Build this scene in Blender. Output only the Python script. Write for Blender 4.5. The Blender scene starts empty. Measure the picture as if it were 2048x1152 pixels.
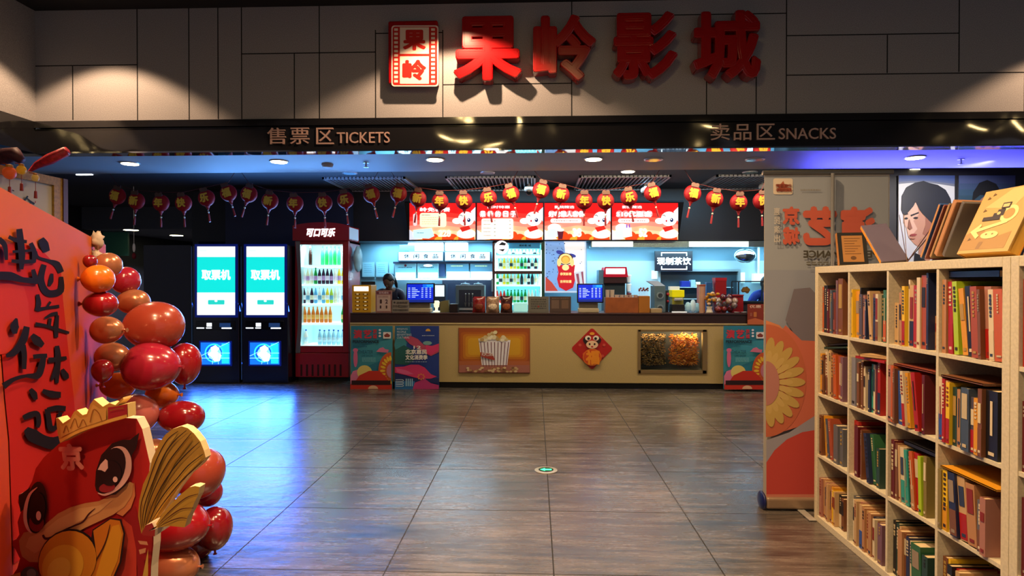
import bpy, math, random
from mathutils import Vector, Matrix
S = bpy.context.scene
# ---------------------------------------------------------------- camera
FPX, HZ, VPX, EYE = 1230.0, 565.0, 1070.0, 1.45
CAM = Vector((0, 0, EYE))
yaw = math.atan((VPX-1024)/FPX); pit = -math.atan((576-HZ)/FPX)
cd = bpy.data.cameras.new('camera'); cam = bpy.data.objects.new('camera', cd)
cd.sensor_width = 36; cd.lens = FPX*36/2048; cd.clip_start = 0.05
cam.location = CAM; cam.rotation_euler = (math.pi/2+pit, 0, yaw)
S.collection.objects.link(cam); S.camera = cam
RM = cam.rotation_euler.to_matrix()
S.view_settings.view_transform = 'Standard'; S.view_settings.look = 'None'
S.view_settings.exposure = 0.42; S.view_settings.gamma = 1; S.view_settings.use_curve_mapping = False
S.cycles.max_bounces = 7; S.cycles.diffuse_bounces = 3; S.cycles.glossy_bounces = 3
S.cycles.transparent_max_bounces = 8; S.cycles.transmission_bounces = 4
S.cycles.sample_clamp_indirect = 4; S.cycles.caustics_reflective = False; S.cycles.caustics_refractive = False
# ---------------------------------------------------------------- world
W = bpy.data.worlds.new('world'); S.world = W; W.use_nodes = True
W.node_tree.nodes['Background'].inputs[0].default_value = (0.55, 0.55, 0.62, 1)
W.node_tree.nodes['Background'].inputs[1].default_value = 0.27
# ---------------------------------------------------------------- lights
def aim(o, d):
    o.rotation_euler = Vector(d).to_track_quat('-Z', 'Y').to_euler()
def spot(name, loc, d, power, col, ang=90, blend=0.5, rad=0.05):
    l = bpy.data.lights.new(name, 'SPOT'); l.energy = power; l.color = col
    l.spot_size = math.radians(ang); l.spot_blend = blend; l.shadow_soft_size = rad
    o = bpy.data.objects.new(name, l); o.location = loc; aim(o, d); S.collection.objects.link(o); return o
def area(name, loc, d, power, col, sx, sy=None, spread=180):
    l = bpy.data.lights.new(name, 'AREA'); l.energy = power; l.color = col
    l.shape = 'RECTANGLE'; l.size = sx; l.size_y = sy or sx; l.spread = math.radians(spread)
    o = bpy.data.objects.new(name, l); o.location = loc; aim(o, d); S.collection.objects.link(o); return o
WARM = (1.0, 0.66, 0.36); COOL = (0.42, 0.78, 1.0); BLUE = (0.05, 0.16, 1.0); WHITE = (1, 0.95, 0.85)
HALL_LAMPS = [(-6.56, .95), (-5.9, .95), (-1.55, .95), (-1.25, .95), (3.07, .95), (7.8, .95), (8.66, .95)]
for x, y in HALL_LAMPS:
    spot('hall_spot', (x, y, 4.18), (0, 0, -1), 120, WARM, 110, .8, .05)
for x, y in ((-0.15, 1.4), (-0.15, 3.0)):
    spot('aisle_spot', (x, y, 4.18), (.25 if y < 2 else .45, .15, -1), 330, WARM, 95, .6, .05)
spot('board_fill_spot', (-.9, -.4, 4.18), (-.1, .5, -1), 190, WARM, 80, .6, .05)
spot('board_fill_spot', (.4, 3.4, 4.18), (-2.6, -.9, -3.1), 340, (1, .72, .45), 75, .6, .05)  # added lamp, lifts the dark face of the orange board
# wall washers on the stone fascia: tight to the wall, pools that open downwards
for x, e, d, a in ((-4.35, 150, .75, 112), (-.75, 190, .75, 126), (5.35, 140, .75, 118)):
    spot('washer_spot', (x, 6.2-d, 4.2), (0, 0.0, -1), e, (1, .62, .36), a, .25, .03)
area('soffit_blue_fill', (-3.2, 8.2, 2.05), (.0, -.75, 1), 55, (.12, .38, 1.0), 2.6, .12)  # added area light that tints the soffit blue, no strip fixture there
area('soffit_indigo_strip', (4.6, 7.55, 2.40), (0.1, -.9, .75), 40, (.10, .10, 1.0), 2.8, .1, 130)
area('kiosk_blue_fill_upper', (-4.2, 8.62, 1.3), (0, -1, -.5), 38, BLUE, 1.5, .6, 95)  # added area lights before the kiosks, they give the floor its blue
area('kiosk_blue_fill_floor', (-4.2, 8.6, .45), (0, -1, -.6), 24, (.04, .18, 1.0), 1.5, .4, 110)
spot('poster_fill_spot', (5.0, 6.9, 2.74), (.1, 1.2, -.75), 90, (1, .9, .8), 100, .6, .05)  # added lamp under the soffit, brightens the portrait posters
area('counter_wash', (1.2, 7.5, 2.74), (0, .35, -1), 60, (1, .78, .5), 5.0, .2)
area('alcove_light_west', (-1.6, 10.25, 2.10), (0, .1, -1), 40, COOL, 2.3, .35)
area('alcove_light_east', (2.3, 10.15, 2.02), (0, .25, -1), 60, COOL, 3.2, .3)
area('shelf_light', (-1.55, 10.3, 1.50), (0, .5, 1), 9, COOL, 1.6, .1)
area('staff_ceiling_light', (.6, 9.35, 2.9), (0, .15, -1), 32, COOL, 4.5, .3)
# ---------------------------------------------------------------- helpers
def ray(px, py):
    d = RM @ Vector(((px-1024)/FPX, -(py-576)/FPX, -1)); return d
def onplane(px, py, p, n):
    d = ray(px, py); return CAM + d*((Vector(p)-CAM).dot(n)/d.dot(n))
def at(px, py, Y): return onplane(px, py, (0, Y, 0), Vector((0, 1, 0)))
def atz(px, py, Z): return onplane(px, py, (0, 0, Z), Vector((0, 0, 1)))
def X(px, Y, py=HZ): return at(px, py, Y).x
def Z(py, Y, px=VPX): return at(px, py, Y).z
def lin(c):
    if isinstance(c, str):
        c = c.lstrip('#'); c = [int(c[i:i+2], 16)/255 for i in (0, 2, 4)]
    return tuple((x/12.92 if x <= .04045 else ((x+.055)/1.055)**2.4) for x in c)
MC = {}
def M(c, r=.5, metal=0, emit=0, coat=0, alpha=1, noise=0, nscale=60, spec=.5):
    k = (str(c), r, metal, emit, coat, alpha, noise, nscale, spec)
    if k in MC: return MC[k]
    m = bpy.data.materials.new('mat_%s' % str(c).strip('#')); m.use_nodes = True
    nt = m.node_tree; b = nt.nodes['Principled BSDF']; L = lin(c)+(1,)
    b.inputs['Base Color'].default_value = L; b.inputs['Roughness'].default_value = r
    b.inputs['Metallic'].default_value = metal; b.inputs['Coat Weight'].default_value = coat
    b.inputs['Specular IOR Level'].default_value = spec
    b.inputs['Coat Roughness'].default_value = .06
    if emit:
        b.inputs['Emission Color'].default_value = L; b.inputs['Emission Strength'].default_value = emit
        b.inputs['Specular IOR Level'].default_value = .2
    if noise:
        tc = nt.nodes.new('ShaderNodeTexCoord'); nz = nt.nodes.new('ShaderNodeTexNoise'); nz.inputs['Scale'].default_value = nscale
        nz.inputs['Detail'].default_value = 3
        hs = nt.nodes.new('ShaderNodeMixRGB'); hs.blend_type = 'MULTIPLY'; hs.inputs[0].default_value = noise
        hs.inputs[1].default_value = L; cr = nt.nodes.new('ShaderNodeValToRGB')
        cr.color_ramp.elements[0].position = .35; cr.color_ramp.elements[0].color = (.25, .25, .25, 1)
        cr.color_ramp.elements[1].position = .65; cr.color_ramp.elements[1].color = (1.6, 1.6, 1.6, 1)
        nt.links.new(tc.outputs['Object'], nz.inputs['Vector']); nt.links.new(nz.outputs[0], cr.inputs[0])
        nt.links.new(cr.outputs[0], hs.inputs[2]); nt.links.new(hs.outputs[0], b.inputs['Base Color'])
    MC[k] = m; return m
def glassmat(c=(.9, 1, 1), refl=.12):
    k = ('glass', c, refl)
    if k in MC: return MC[k]
    m = bpy.data.materials.new('glass_pane'); m.use_nodes = True; nt = m.node_tree; nt.nodes.clear()
    o = nt.nodes.new('ShaderNodeOutputMaterial'); mx = nt.nodes.new('ShaderNodeMixShader')
    t = nt.nodes.new('ShaderNodeBsdfTransparent'); t.inputs[0].default_value = c+(1,)
    g = nt.nodes.new('ShaderNodeBsdfGlossy'); g.inputs['Roughness'].default_value = .03
    lw = nt.nodes.new('ShaderNodeLayerWeight'); lw.inputs[0].default_value = refl
    nt.links.new(lw.outputs['Fresnel'], mx.inputs[0]); nt.links.new(t.outputs[0], mx.inputs[1]); nt.links.new(g.outputs[0], mx.inputs[2])
    nt.links.new(mx.outputs[0], o.inputs[0]); MC[k] = m; return m
class MB:
    def __init__(s): s.v = []; s.f = []; s.m = []; s.k = 0
    def add(s, vs, fs):
        n = len(s.v); s.v += [Vector(v) for v in vs]; s.f += [[i+n for i in f] for f in fs]; s.m += [s.k]*len(fs); return s
    def mat(s, k): s.k = k; return s
    def box(s, x0, x1, y0, y1, z0, z1):
        return s.add([(x0, y0, z0), (x1, y0, z0), (x1, y1, z0), (x0, y1, z0), (x0, y0, z1), (x1, y0, z1), (x1, y1, z1), (x0, y1, z1)],
                     [(0, 3, 2, 1), (4, 5, 6, 7), (0, 1, 5, 4), (1, 2, 6, 5), (2, 3, 7, 6), (3, 0, 4, 7)])
    def obox(s, c, size, R=None):
        a, b, d = size[0]/2, size[1]/2, size[2]/2
        vs = [Vector(p) for p in [(-a, -b, -d), (a, -b, -d), (a, b, -d), (-a, b, -d), (-a, -b, d), (a, -b, d), (a, b, d), (-a, b, d)]]
        if R: vs = [R @ p for p in vs]
        return s.add([p+Vector(c) for p in vs], [(0, 3, 2, 1), (4, 5, 6, 7), (0, 1, 5, 4), (1, 2, 6, 5), (2, 3, 7, 6), (3, 0, 4, 7)])
    def tube(s, pts, rs, n=10, caps=True):
        pts = [Vector(p) for p in pts]
        if not isinstance(rs, (list, tuple)): rs = [rs]*len(pts)
        vs = []; up = None
        for i, p in enumerate(pts):
            d = (pts[min(i+1, len(pts)-1)]-pts[max(i-1, 0)]).normalized()
            if up is None: up = Vector((0, 0, 1)) if abs(d.z) < .9 else Vector((1, 0, 0))
            a = d.cross(up).normalized(); b = d.cross(a).normalized()
            for j in range(n):
                t = 2*math.pi*j/n; vs.append(p+a*math.cos(t)*rs[i]+b*math.sin(t)*rs[i])
        fs = [(i*n+j, i*n+(j+1) % n, (i+1)*n+(j+1) % n, (i+1)*n+j) for i in range(len(pts)-1) for j in range(n)]
        if caps: fs += [tuple(range(n)), tuple(range((len(pts)-1)*n, len(pts)*n))]
        return s.add(vs, fs)
    def lathe(s, prof, c=(0, 0, 0), n=16, R=None):
        c = Vector(c); vs = []
        for r, z in prof:
            for j in range(n):
                t = 2*math.pi*j/n; p = Vector((r*math.cos(t), r*math.sin(t), z)); vs.append(c+(R @ p if R else p))
        k = len(prof)
        fs = [(i*n+j, i*n+(j+1) % n, (i+1)*n+(j+1) % n, (i+1)*n+j) for i in range(k-1) for j in range(n)]
        fs += [tuple(range(n-1, -1, -1)), tuple(range((k-1)*n, k*n))]
        return s.add(vs, fs)
    def sph(s, c, r, R=None, n=20, m=12, f=None):
        if not isinstance(r, (list, tuple)): r = (r, r, r)
        c = Vector(c); vs = []
        for i in range(1, m):
            a = math.pi*i/m
            for j in range(n):
                t = 2*math.pi*j/n; p = Vector((math.sin(a)*math.cos(t), math.sin(a)*math.sin(t), math.cos(a)))
                if f: p = f(p)
                p = Vector((p.x*r[0], p.y*r[1], p.z*r[2])); vs.append(c+(R @ p if R else p))
        for zz in (1, -1):
            p = Vector((0, 0, zz))
            if f: p = f(p)
            p = Vector((p.x*r[0], p.y*r[1], p.z*r[2])); vs.append(c+(R @ p if R else p))
        T, B = len(vs)-2, len(vs)-1
        fs = [(i*n+j, (i+1)*n+j, (i+1)*n+(j+1) % n, i*n+(j+1) % n) for i in range(m-2) for j in range(n)]
        fs += [(T, j, (j+1) % n) for j in range(n)] + [(B, (m-2)*n+(j+1) % n, (m-2)*n+j) for j in range(n)]
        return s.add(vs, fs)
    def prism(s, pts, d):       # planar 3D outline pushed along d
        pts = [Vector(p) for p in pts]; d = Vector(d); n = len(pts)
        return s.add(pts+[p+d for p in pts], [tuple(range(n)), tuple(range(2*n-1, n-1, -1))]+[(i, (i+1) % n, (i+1) % n+n, i+n) for i in range(n)])
    def quad(s, a, b, c, d): return s.add([a, b, c, d], [(0, 1, 2, 3)])
ORG = {}
def mesh(name, mb, mats, org=Vector((0, 0, 0)), smooth=False):
    me = bpy.data.meshes.new(name)
    me.from_pydata([tuple(v-org) for v in mb.v], [], mb.f)
    for m in (mats if isinstance(mats, (list, tuple)) else [mats]): me.materials.append(m)
    me.polygons.foreach_set('material_index', mb.m)
    if smooth: me.polygons.foreach_set('use_smooth', [True]*len(mb.f))
    me.update()
    return me
def tag(o, label=None, cat=None, group=None, kind=None):
    if label: o['label'] = label
    if cat: o['category'] = cat
    if group: o['group'] = group
    if kind: o['kind'] = kind
    return o
def thing(name, label, cat, loc, group=None):
    o = bpy.data.objects.new(name, None); o.empty_display_size = .1; S.collection.objects.link(o); o.location = loc; ORG[o] = Vector(loc)
    return tag(o, label, cat, group)
def part(name, mb, mats, parent=None, smooth=False, bev=0, label=None, org=None, seg=2):
    og = ORG[parent] if parent else Vector(org or (0, 0, 0))
    me = mesh(name, mb, mats, og, smooth); o = bpy.data.objects.new(name, me); S.collection.objects.link(o)
    if parent: o.parent = parent
    else: o.location = og
    ORG[o] = og
    if bev:
        b = o.modifiers.new('bevel', 'BEVEL'); b.width = bev; b.segments = seg; b.limit_method = 'ANGLE'
    if label: o['label'] = label
    return o
def solo(name, mb, mats, label, cat, group=None, org=None, **k):
    if org is None:
        n = len(mb.v); org = (sum(v.x for v in mb.v)/n, sum(v.y for v in mb.v)/n, min(v.z for v in mb.v))
    return tag(part(name, mb, mats, None, org=org, **k), label, cat, group)
def struct(name, mb, mats, **k): return tag(part(name, mb, mats, **k), kind='structure')
TC = {}
def textgeo(s, bold=0, ext=0, bev=0, shear=0, res=3):
    k = (s, bold, ext, bev, shear)
    if k in TC: return TC[k]
    c = bpy.data.curves.new('t', 'FONT'); c.body = s; c.size = 1; c.extrude = ext; c.bevel_depth = bev; c.shear = shear
    c.resolution_u = res; c.bevel_resolution = 1
    o = bpy.data.objects.new('t', c); me = bpy.data.meshes.new_from_object(o)
    vs = [v.co.copy() for v in me.vertices]; fs = [tuple(p.vertices) for p in me.polygons]
    bpy.data.objects.remove(o); bpy.data.meshes.remove(me); bpy.data.curves.remove(c)
    if bold:
        base = vs; bf = fs; vs = []; fs = []
        for i in range(9):
            a = i*math.pi/4; d = Vector((bold*math.cos(a), bold*math.sin(a), .0004*i)) if i < 8 else Vector((0, 0, .0036))
            n = len(vs); vs += [v+d for v in base]; fs += [tuple(j+n for j in f) for f in bf]
    TC[k] = (vs, fs); return TC[k]
def textfit(mb, s, p00, p10, p01, N=None, bold=0, ext=0, bev=0, shear=0, off=0.0):
    vs, fs = textgeo(s, bold, ext, bev, shear)
    x0 = min(v.x for v in vs); x1 = max(v.x for v in vs); y0 = min(v.y for v in vs); y1 = max(v.y for v in vs)
    U = p10-p00; V = p01-p00; N = N if N else U.cross(V).normalized()
    zs = U.length/(x1-x0) if ext else 1
    mb.add([p00+U*((v.x-x0)/(x1-x0))+V*((v.y-y0)/(y1-y0))+N*(off+v.z*(zs if ext else .3)) for v in vs], fs)
class Print:
    """flat printed artwork on a real plane; coordinates as read off the photo"""
    def __init__(s, p, n, emit=0, r=.5, step=.0012, base=0.001, spec=.5):
        s.spec = spec
        s.p = Vector(p); s.n = Vector(n).normalized()
        if s.n.dot(CAM-s.p) < 0: s.n = -s.n
        s.mb = MB(); s.cols = []; s.emit = emit; s.r = r; s.step = step; s.lay = base
    def w(s, q): return onplane(q[0], q[1], s.p, s.n)+s.n*s.lay
    def mi(s, c, e=None):
        k = (c, s.emit if e is None else e)
        if k not in s.cols: s.cols.append(k)
        s.mb.mat(s.cols.index(k))
    def up(s): s.lay += s.step; return s
    def poly(s, c, pts, e=None):
        s.mi(c, e); s.up(); s.mb.add([s.w(q) for q in pts], [tuple(range(len(pts)))]); return s
    def rect(s, c, x0, y0, x1, y1, e=None): return s.poly(c, [(x0, y1), (x1, y1), (x1, y0), (x0, y0)], e)
    def rrect(s, c, x0, y0, x1, y1, r, e=None):
        pts = []
        for cx, cy, a0 in ((x1-r, y0+r, -90), (x1-r, y1-r, 0), (x0+r, y1-r, 90), (x0+r, y0+r, 180)):
            for k in range(5):
                a = math.radians(a0+k*22.5); pts.append((cx+r*math.cos(a), cy+r*math.sin(a)))
        return s.poly(c, pts, e)
    def ell(s, c, cx, cy, rx, ry, rot=0, n=20, e=None, a0=0, a1=360):
        cr, sr = math.cos(math.radians(rot)), math.sin(math.radians(rot)); pts = []
        full = abs(a1-a0) >= 360
        for k in range(n if full else n+1):
            a = math.radians(a0+(a1-a0)*k/n); x, y = rx*math.cos(a), ry*math.sin(a)
            pts.append((cx+x*cr-y*sr, cy+x*sr+y*cr))
        return s.poly(c, pts, e)
    def line(s, c, pts, w, e=None):
        if not isinstance(w, (list, tuple)): w = [w]*len(pts)
        if len(pts) > 2:
            P2 = []; W2 = []
            for i in range(len(pts)-1):
                a, b, f, d = pts[max(i-1, 0)], pts[i], pts[i+1], pts[min(i+2, len(pts)-1)]
                for k in range(5):
                    t = k/5; P2.append(tuple(.5*(2*b[j]+(f[j]-a[j])*t+(2*a[j]-5*b[j]+4*f[j]-d[j])*t*t+(3*b[j]-a[j]-3*f[j]+d[j])*t**3) for j in (0, 1))); W2.append(w[i]+(w[i+1]-w[i])*t)
            pts = P2+[pts[-1]]; w = W2+[w[-1]]
        L = []; R = []
        for i, q in enumerate(pts):
            a = pts[max(i-1, 0)]; b = pts[min(i+1, len(pts)-1)]
            dx, dy = b[0]-a[0], b[1]-a[1]; l = math.hypot(dx, dy) or 1; nx, ny = -dy/l*w[i]/2, dx/l*w[i]/2
            L.append((q[0]+nx, q[1]+ny)); R.append((q[0]-nx, q[1]-ny))
        s.mi(c, e); s.up(); n = len(pts)
        s.mb.add([s.w(q) for q in L+R], [(i, i+1, n+i+1, n+i) for i in range(n-1)]); return s
    def text(s, c, t, x0, y0, x1, y1, bold=.02, flip=False, e=None, shear=0):
        s.mi(c, e); s.up()
        if flip: x0, x1 = x1, x0
        a, b, d = s.w((x0, y1)), s.w((x1, y1)), s.w((x0, y0))
        textfit(s.mb, t, a, b, d, N=s.n, bold=bold, shear=shear); return s
    def dashes(s, c, x0, y0, x1, y1, rows, seed=1, h=.5, e=None):
        rnd = random.Random(seed); s.mi(c, e); s.up(); st = (y1-y0)/rows
        for k in range(rows):
            x = x0; y = y0+k*st
            while x < x1-1:
                l = rnd.uniform(.03, .12)*(x1-x0); xe = min(x+l, x1)
                s.mb.add([s.w(q) for q in ((x, y+st*h), (xe, y+st*h), (xe, y), (x, y))], [(0, 1, 2, 3)]); x = xe+(x1-x0)*.03
        return s
    def out(s, name, parent=None, **k):
        mats = [M(c, s.r, emit=e, spec=s.spec) for c, e in s.cols]
        return part(name, s.mb, mats, parent, **k)
def frontal(Y, **k): return Print((0, Y, 0), (0, -1, 0), **k)
def panel(px0, py0, px1, py1, Y, t=.01):   # box whose front face fills the rectangle seen at plane Y
    a, b = at(px0, py1, Y), at(px1, py0, Y)
    return MB().box(a.x, b.x, Y, Y+t, a.z, b.z)
ORD = 'first second third fourth fifth sixth seventh eighth ninth tenth eleventh twelfth thirteenth fourteenth fifteenth sixteenth'.split()
#%%STRUCT
#%%THINGS
# ---------------------------------------------------------------- structure
def floor_mat():
    m = bpy.data.materials.new('polished_stone_tiles'); m.use_nodes = True; nt = m.node_tree; b = nt.nodes['Principled BSDF']
    N = nt.nodes.new; K = nt.links.new
    tc = N('ShaderNodeTexCoord'); mp = N('ShaderNodeMapping'); mp.inputs['Scale'].default_value = (.8, 7, 1); K(tc.outputs['Object'], mp.inputs[0])
    n1 = N('ShaderNodeTexNoise'); n1.inputs['Scale'].default_value = 2.2; n1.inputs['Detail'].default_value = 8; n1.inputs['Roughness'].default_value = .7; K(mp.outputs[0], n1.inputs['Vector'])
    n2 = N('ShaderNodeTexNoise'); n2.inputs['Scale'].default_value = 1.3; n2.inputs['Detail'].default_value = 4; K(tc.outputs['Object'], n2.inputs['Vector'])
    cr = N('ShaderNodeValToRGB'); cr.color_ramp.elements[0].position = .32; cr.color_ramp.elements[0].color = (.018, .016, .016, 1)
    cr.color_ramp.elements[1].position = .7; cr.color_ramp.elements[1].color = (.17, .14, .12, 1); K(n1.outputs[0], cr.inputs[0])
    mx = N('ShaderNodeMixRGB'); mx.blend_type = 'MULTIPLY'; mx.inputs[0].default_value = .7; K(cr.outputs[0], mx.inputs[1])
    c2 = N('ShaderNodeValToRGB'); c2.color_ramp.elements[0].position = .35; c2.color_ramp.elements[0].color = (.45, .45, .45, 1)
    c2.color_ramp.elements[1].position = .65; c2.color_ramp.elements[1].color = (1.3, 1.3, 1.3, 1); K(n2.outputs[0], c2.inputs[0]); K(c2.outputs[0], mx.inputs[2])
    # grout lines every 0.845 m
    sx = N('ShaderNodeSeparateXYZ'); K(tc.outputs['Object'], sx.inputs[0])
    def grout(sock, off):
        a = N('ShaderNodeMath'); a.operation = 'SUBTRACT'; a.inputs[1].default_value = off; K(sock, a.inputs[0])
        w = N('ShaderNodeMath'); w.operation = 'PINGPONG'; w.inputs[1].default_value = .4225; K(a.outputs[0], w.inputs[0])
        l = N('ShaderNodeMath'); l.operation = 'LESS_THAN'; l.inputs[1].default_value = .0035; K(w.outputs[0], l.inputs[0]); return l
    gx, gy = grout(sx.outputs['X'], .094), grout(sx.outputs['Y'], 3.05)
    g = N('ShaderNodeMath'); g.operation = 'MAXIMUM'; K(gx.outputs[0], g.inputs[0]); K(gy.outputs[0], g.inputs[1])
    m2 = N('ShaderNodeMixRGB'); m2.inputs[2].default_value = (.008, .008, .009, 1); K(g.outputs[0], m2.inputs[0]); K(mx.outputs[0], m2.inputs[1]); K(m2.outputs[0], b.inputs['Base Color'])
    rr = N('ShaderNodeMapRange'); rr.inputs[3].default_value = .16; rr.inputs[4].default_value = .36; K(n1.outputs[0], rr.inputs[0])
    ra = N('ShaderNodeMath'); ra.operation = 'ADD'; K(rr.outputs[0], ra.inputs[0]); K(g.outputs[0], ra.inputs[1]); K(ra.outputs[0], b.inputs['Roughness'])
    bp = N('ShaderNodeBump'); bp.inputs['Strength'].default_value = .22; bp.inputs['Distance'].default_value = .01
    n3 = N('ShaderNodeTexNoise'); n3.inputs['Scale'].default_value = 9; n3.inputs['Detail'].default_value = 3; K(tc.outputs['Object'], n3.inputs['Vector'])
    K(n3.outputs[0], bp.inputs['Height']); K(bp.outputs[0], b.inputs['Normal'])
    b.inputs['Specular IOR Level'].default_value = .8
    return m
def glossy_band():
    m = bpy.data.materials.new('black_glossy_panel'); m.use_nodes = True; nt = m.node_tree; b = nt.nodes['Principled BSDF']
    b.inputs['Base Color'].default_value = (.012, .012, .014, 1); b.inputs['Roughness'].default_value = .07; b.inputs['Specular IOR Level'].default_value = .9
    tc = nt.nodes.new('ShaderNodeTexCoord'); n = nt.nodes.new('ShaderNodeTexNoise'); n.inputs['Scale'].default_value = 1.6; n.inputs['Detail'].default_value = 1
    bp = nt.nodes.new('ShaderNodeBump'); bp.inputs['Strength'].default_value = .5; bp.inputs['Distance'].default_value = .06
    nt.links.new(tc.outputs['Object'], n.inputs['Vector']); nt.links.new(n.outputs[0], bp.inputs['Height']); nt.links.new(bp.outputs[0], b.inputs['Normal'])
    return m
STONE = M('#9c9b9d', .75, noise=.35, nscale=160); BAND = glossy_band()
DARK = M('#34363e', .7); NAVY = M('#1c2030', .55); CEIL = M('#3b3c42', .8); SEAM = M('#0c0c0e', .9)
ZS, YF, YB, ZC = 2.786, 6.2, 7.37, 2.95
struct('floor', MB().box(-12, 14, -2.5, 16.4, -.1, 0), floor_mat())
f = struct('wall_fascia', MB().box(-5.17, 14, YF, YF+.12, 3.113, 4.26), STONE)
mb = MB()
def vs(px, y0, y1):
    x = X(px, YF); mb.box(x-.005, x+.005, YF-.0015, YF+.01, Z(y1, YF, px), Z(y0, YF, px))
def hs(py, x0, x1):
    z = (Z(py, YF, x0)+Z(py, YF, x1))/2; mb.box(X(x0, YF), X(x1, YF), YF-.0015, YF+.01, z-.005, z+.005)
zb = 236
for px, a, b_ in ((148, 131, 240), (277, -5, 240), (380, -5, 239), (438, 0, 238), (485, 0, 238), (590, 106, 237), (640, 0, 237), (752, 60, 236), (886, 60, 235), (1143, -5, 233), (1412, 160, 231), (1511, 150, 230), (1571, -5, 229), (1772, 70, 146), (1915, -8, 144), (2046, 144, 226)):
    vs(px, a, b_)
for py, a, b_ in ((131, 45, 277), (106, 485, 752), (66, 752, 886), (168, 886, 1143), (69, 1571, 1915), (147, 1571, 2140), (30, 1143, 1571)): hs(py, a, b_)
part('panel_seam', mb, SEAM, f)
mb = MB(); mb.box(-5.17-.12, -5.17, -1, YF+.12, 3.113, 4.26); struct('wall_fascia_return', mb, STONE)
b1 = struct('trim_band', MB().box(-5.17, 14, YF-.03, YF+.12, 3.045, 3.113), BAND)
b2 = struct('trim_sign_band', MB().box(-5.17, 14, YF-.012, YF+.12, ZS+.012, 3.038), BAND)
struct('trim_band_return', MB().box(-5.29, -5.17, -1, YF, ZS, 3.113), BAND)
struct('trim_mirror_lip', MB().box(-5.17, 14, YF-.012, YF+.14, ZS-.004, ZS+.012), M('#d8dde0', .04, metal=1))
struct('ceiling_soffit', MB().box(-6.5, 14, YF+.1405, YB, ZS, 3.05), M('#9aa0a8', .6))
struct('ceiling_hall', MB().box(-9, 14, -2.5, YF+.2, 4.26, 4.36), M('#17171a', .8))
struct('ceiling_counter_area', MB().box(-9, 14, YB, 11.9, ZC, ZC+.1), CEIL)
struct('ceiling_corridor', MB().box(-12, X(385, 9.95), 11.9, 16.4, 2.51, 3.05), M('#7a808c', .8))
struct('wall_corridor_end', MB().box(-12, X(385, 9.95), 16.3, 16.4, 0, 2.51), M('#1c1e26', .8))
struct('wall_left', MB().box(-9.1, -9, YB, 16.3, 0, 2.95), DARK)
struct('wall_hall_left', MB().box(-5.6, -5.5, -1, YF+.1, 0, ZS), M('#2a2a2e', .7))
BX0 = X(385, 9.95); BX1 = 4.05
struct('wall_bulkhead', MB().box(BX0, BX1, 9.95, 10.55, 2.125, ZC), M('#24262e', .6))
LB = M('#7fb2c8', .45); LB2 = M('#b9dbe4', .4)
struct('wall_back', MB().box(BX0, BX1, 10.6, 10.7, 0, ZC), LB)
struct('wall_back_lower', MB().box(X(885, 10.6), X(985, 10.6), 10.585, 10.6, .9, Z(558, 10.6)), M('#2b3552', .5))
struct('wall_back_tiles', MB().box(X(1174, 10.6), BX1, 10.59, 10.6, .9, Z(522, 10.6)), LB2)
struct('wall_corridor', MB().box(BX0, BX0+.1, 9.96, 16.3, 0, 2.95), NAVY)
struct('wall_counter_end', MB().box(BX1, BX1+.1, 8.41, 10.7, 0, ZC), DARK)
struct('wall_right', MB().box(BX1, 14, 8.3, 8.4, 0, ZC), M('#1b1c22', .6))
# cladding box west of the kiosks
struct('wall_kiosk_cladding', MB().box(X(290, 8.75), X(384, 8.75), 8.72, 9.3, 0, 1.99), NAVY)
struct('wall_behind_kiosks', MB().box(X(384, 8.75), X(700, 9.75), 9.72, 9.94, 0, ZC), M('#222a48', .6))
# ceiling grilles
for i, (x0, x1) in enumerate(((-3.03, -1.84), (-1.27, .01), (.62, 1.9), (2.52, 3.8))):
    t = thing('ceiling_grille', ['slatted metal ceiling grille above the red drinks cooler', 'slatted metal ceiling grille over the %s menu screens' % 'first two', 'slatted metal ceiling grille over the last two menu screens', 'slatted metal ceiling grille beyond the menu screens, near the roll-up banner'][i], 'ceiling grille', (x0, 8.6, ZC), 'grilles in the counter ceiling')
    a, b_ = 8.66, 9.9
    part('grille_frame', MB().box(x0, x1, a, a+.03, ZC-.03, ZC).box(x0, x1, b_-.03, b_, ZC-.03, ZC).box(x0, x0+.03, a, b_, ZC-.03, ZC).box(x1-.03, x1, a, b_, ZC-.03, ZC), M('#b9bcc4', .4, metal=.4), t)
    mb = MB(); n = 22
    for k in range(1, n): mb.box(x0+(x1-x0)*k/n-.008, x0+(x1-x0)*k/n+.008, a, b_, ZC-.025, ZC-.002)
    part('slats', mb, M('#a0a4b0', .45, metal=.4), t)
    part('backing', MB().box(x0, x1, a, b_, ZC-.002, ZC-.0005), M('#0b0c10', .9), t)
# downlights
def downlight(label, px, py, z, on, r=.085, power=20, col=(1, .86, .5)):
    p = atz(px, py, z); t = thing('recessed_downlight', label, 'ceiling light', (p.x, p.y, z), 'recessed lights in the soffit and ceilings')
    mb = MB().lathe([(r*1.18, -.012), (r*1.22, -.004), (r*1.22, 0)], p, 24); part('trim_ring', mb, M('#c8ccd2', .3, metal=.6), t)
    part('lens', MB().lathe([(r, -.016), (r, -.011)], p, 24), M('#fff2c0', .3, emit=14) if on else M('#a8c8d2', .15, metal=.3), t)
    if on and power: spot('downlight_spot', (p.x, p.y, z-.03), (0, 0, -1), power, col, 120, .7, .06)
for lb, px, py in (('lit round downlight in the blue soffit, westernmost one', 260, 326), ('lit round downlight in the soffit by the word TICKETS', 558, 322), ('lit round downlight in the soffit above the first menu screen', 870, 318), ('lit round downlight in the soffit above the third menu screen', 1187, 317), ('lit round downlight in the indigo soffit above the portrait posters', 1830, 314)):
    downlight(lb, px, py, ZS, True, power=13)
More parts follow.
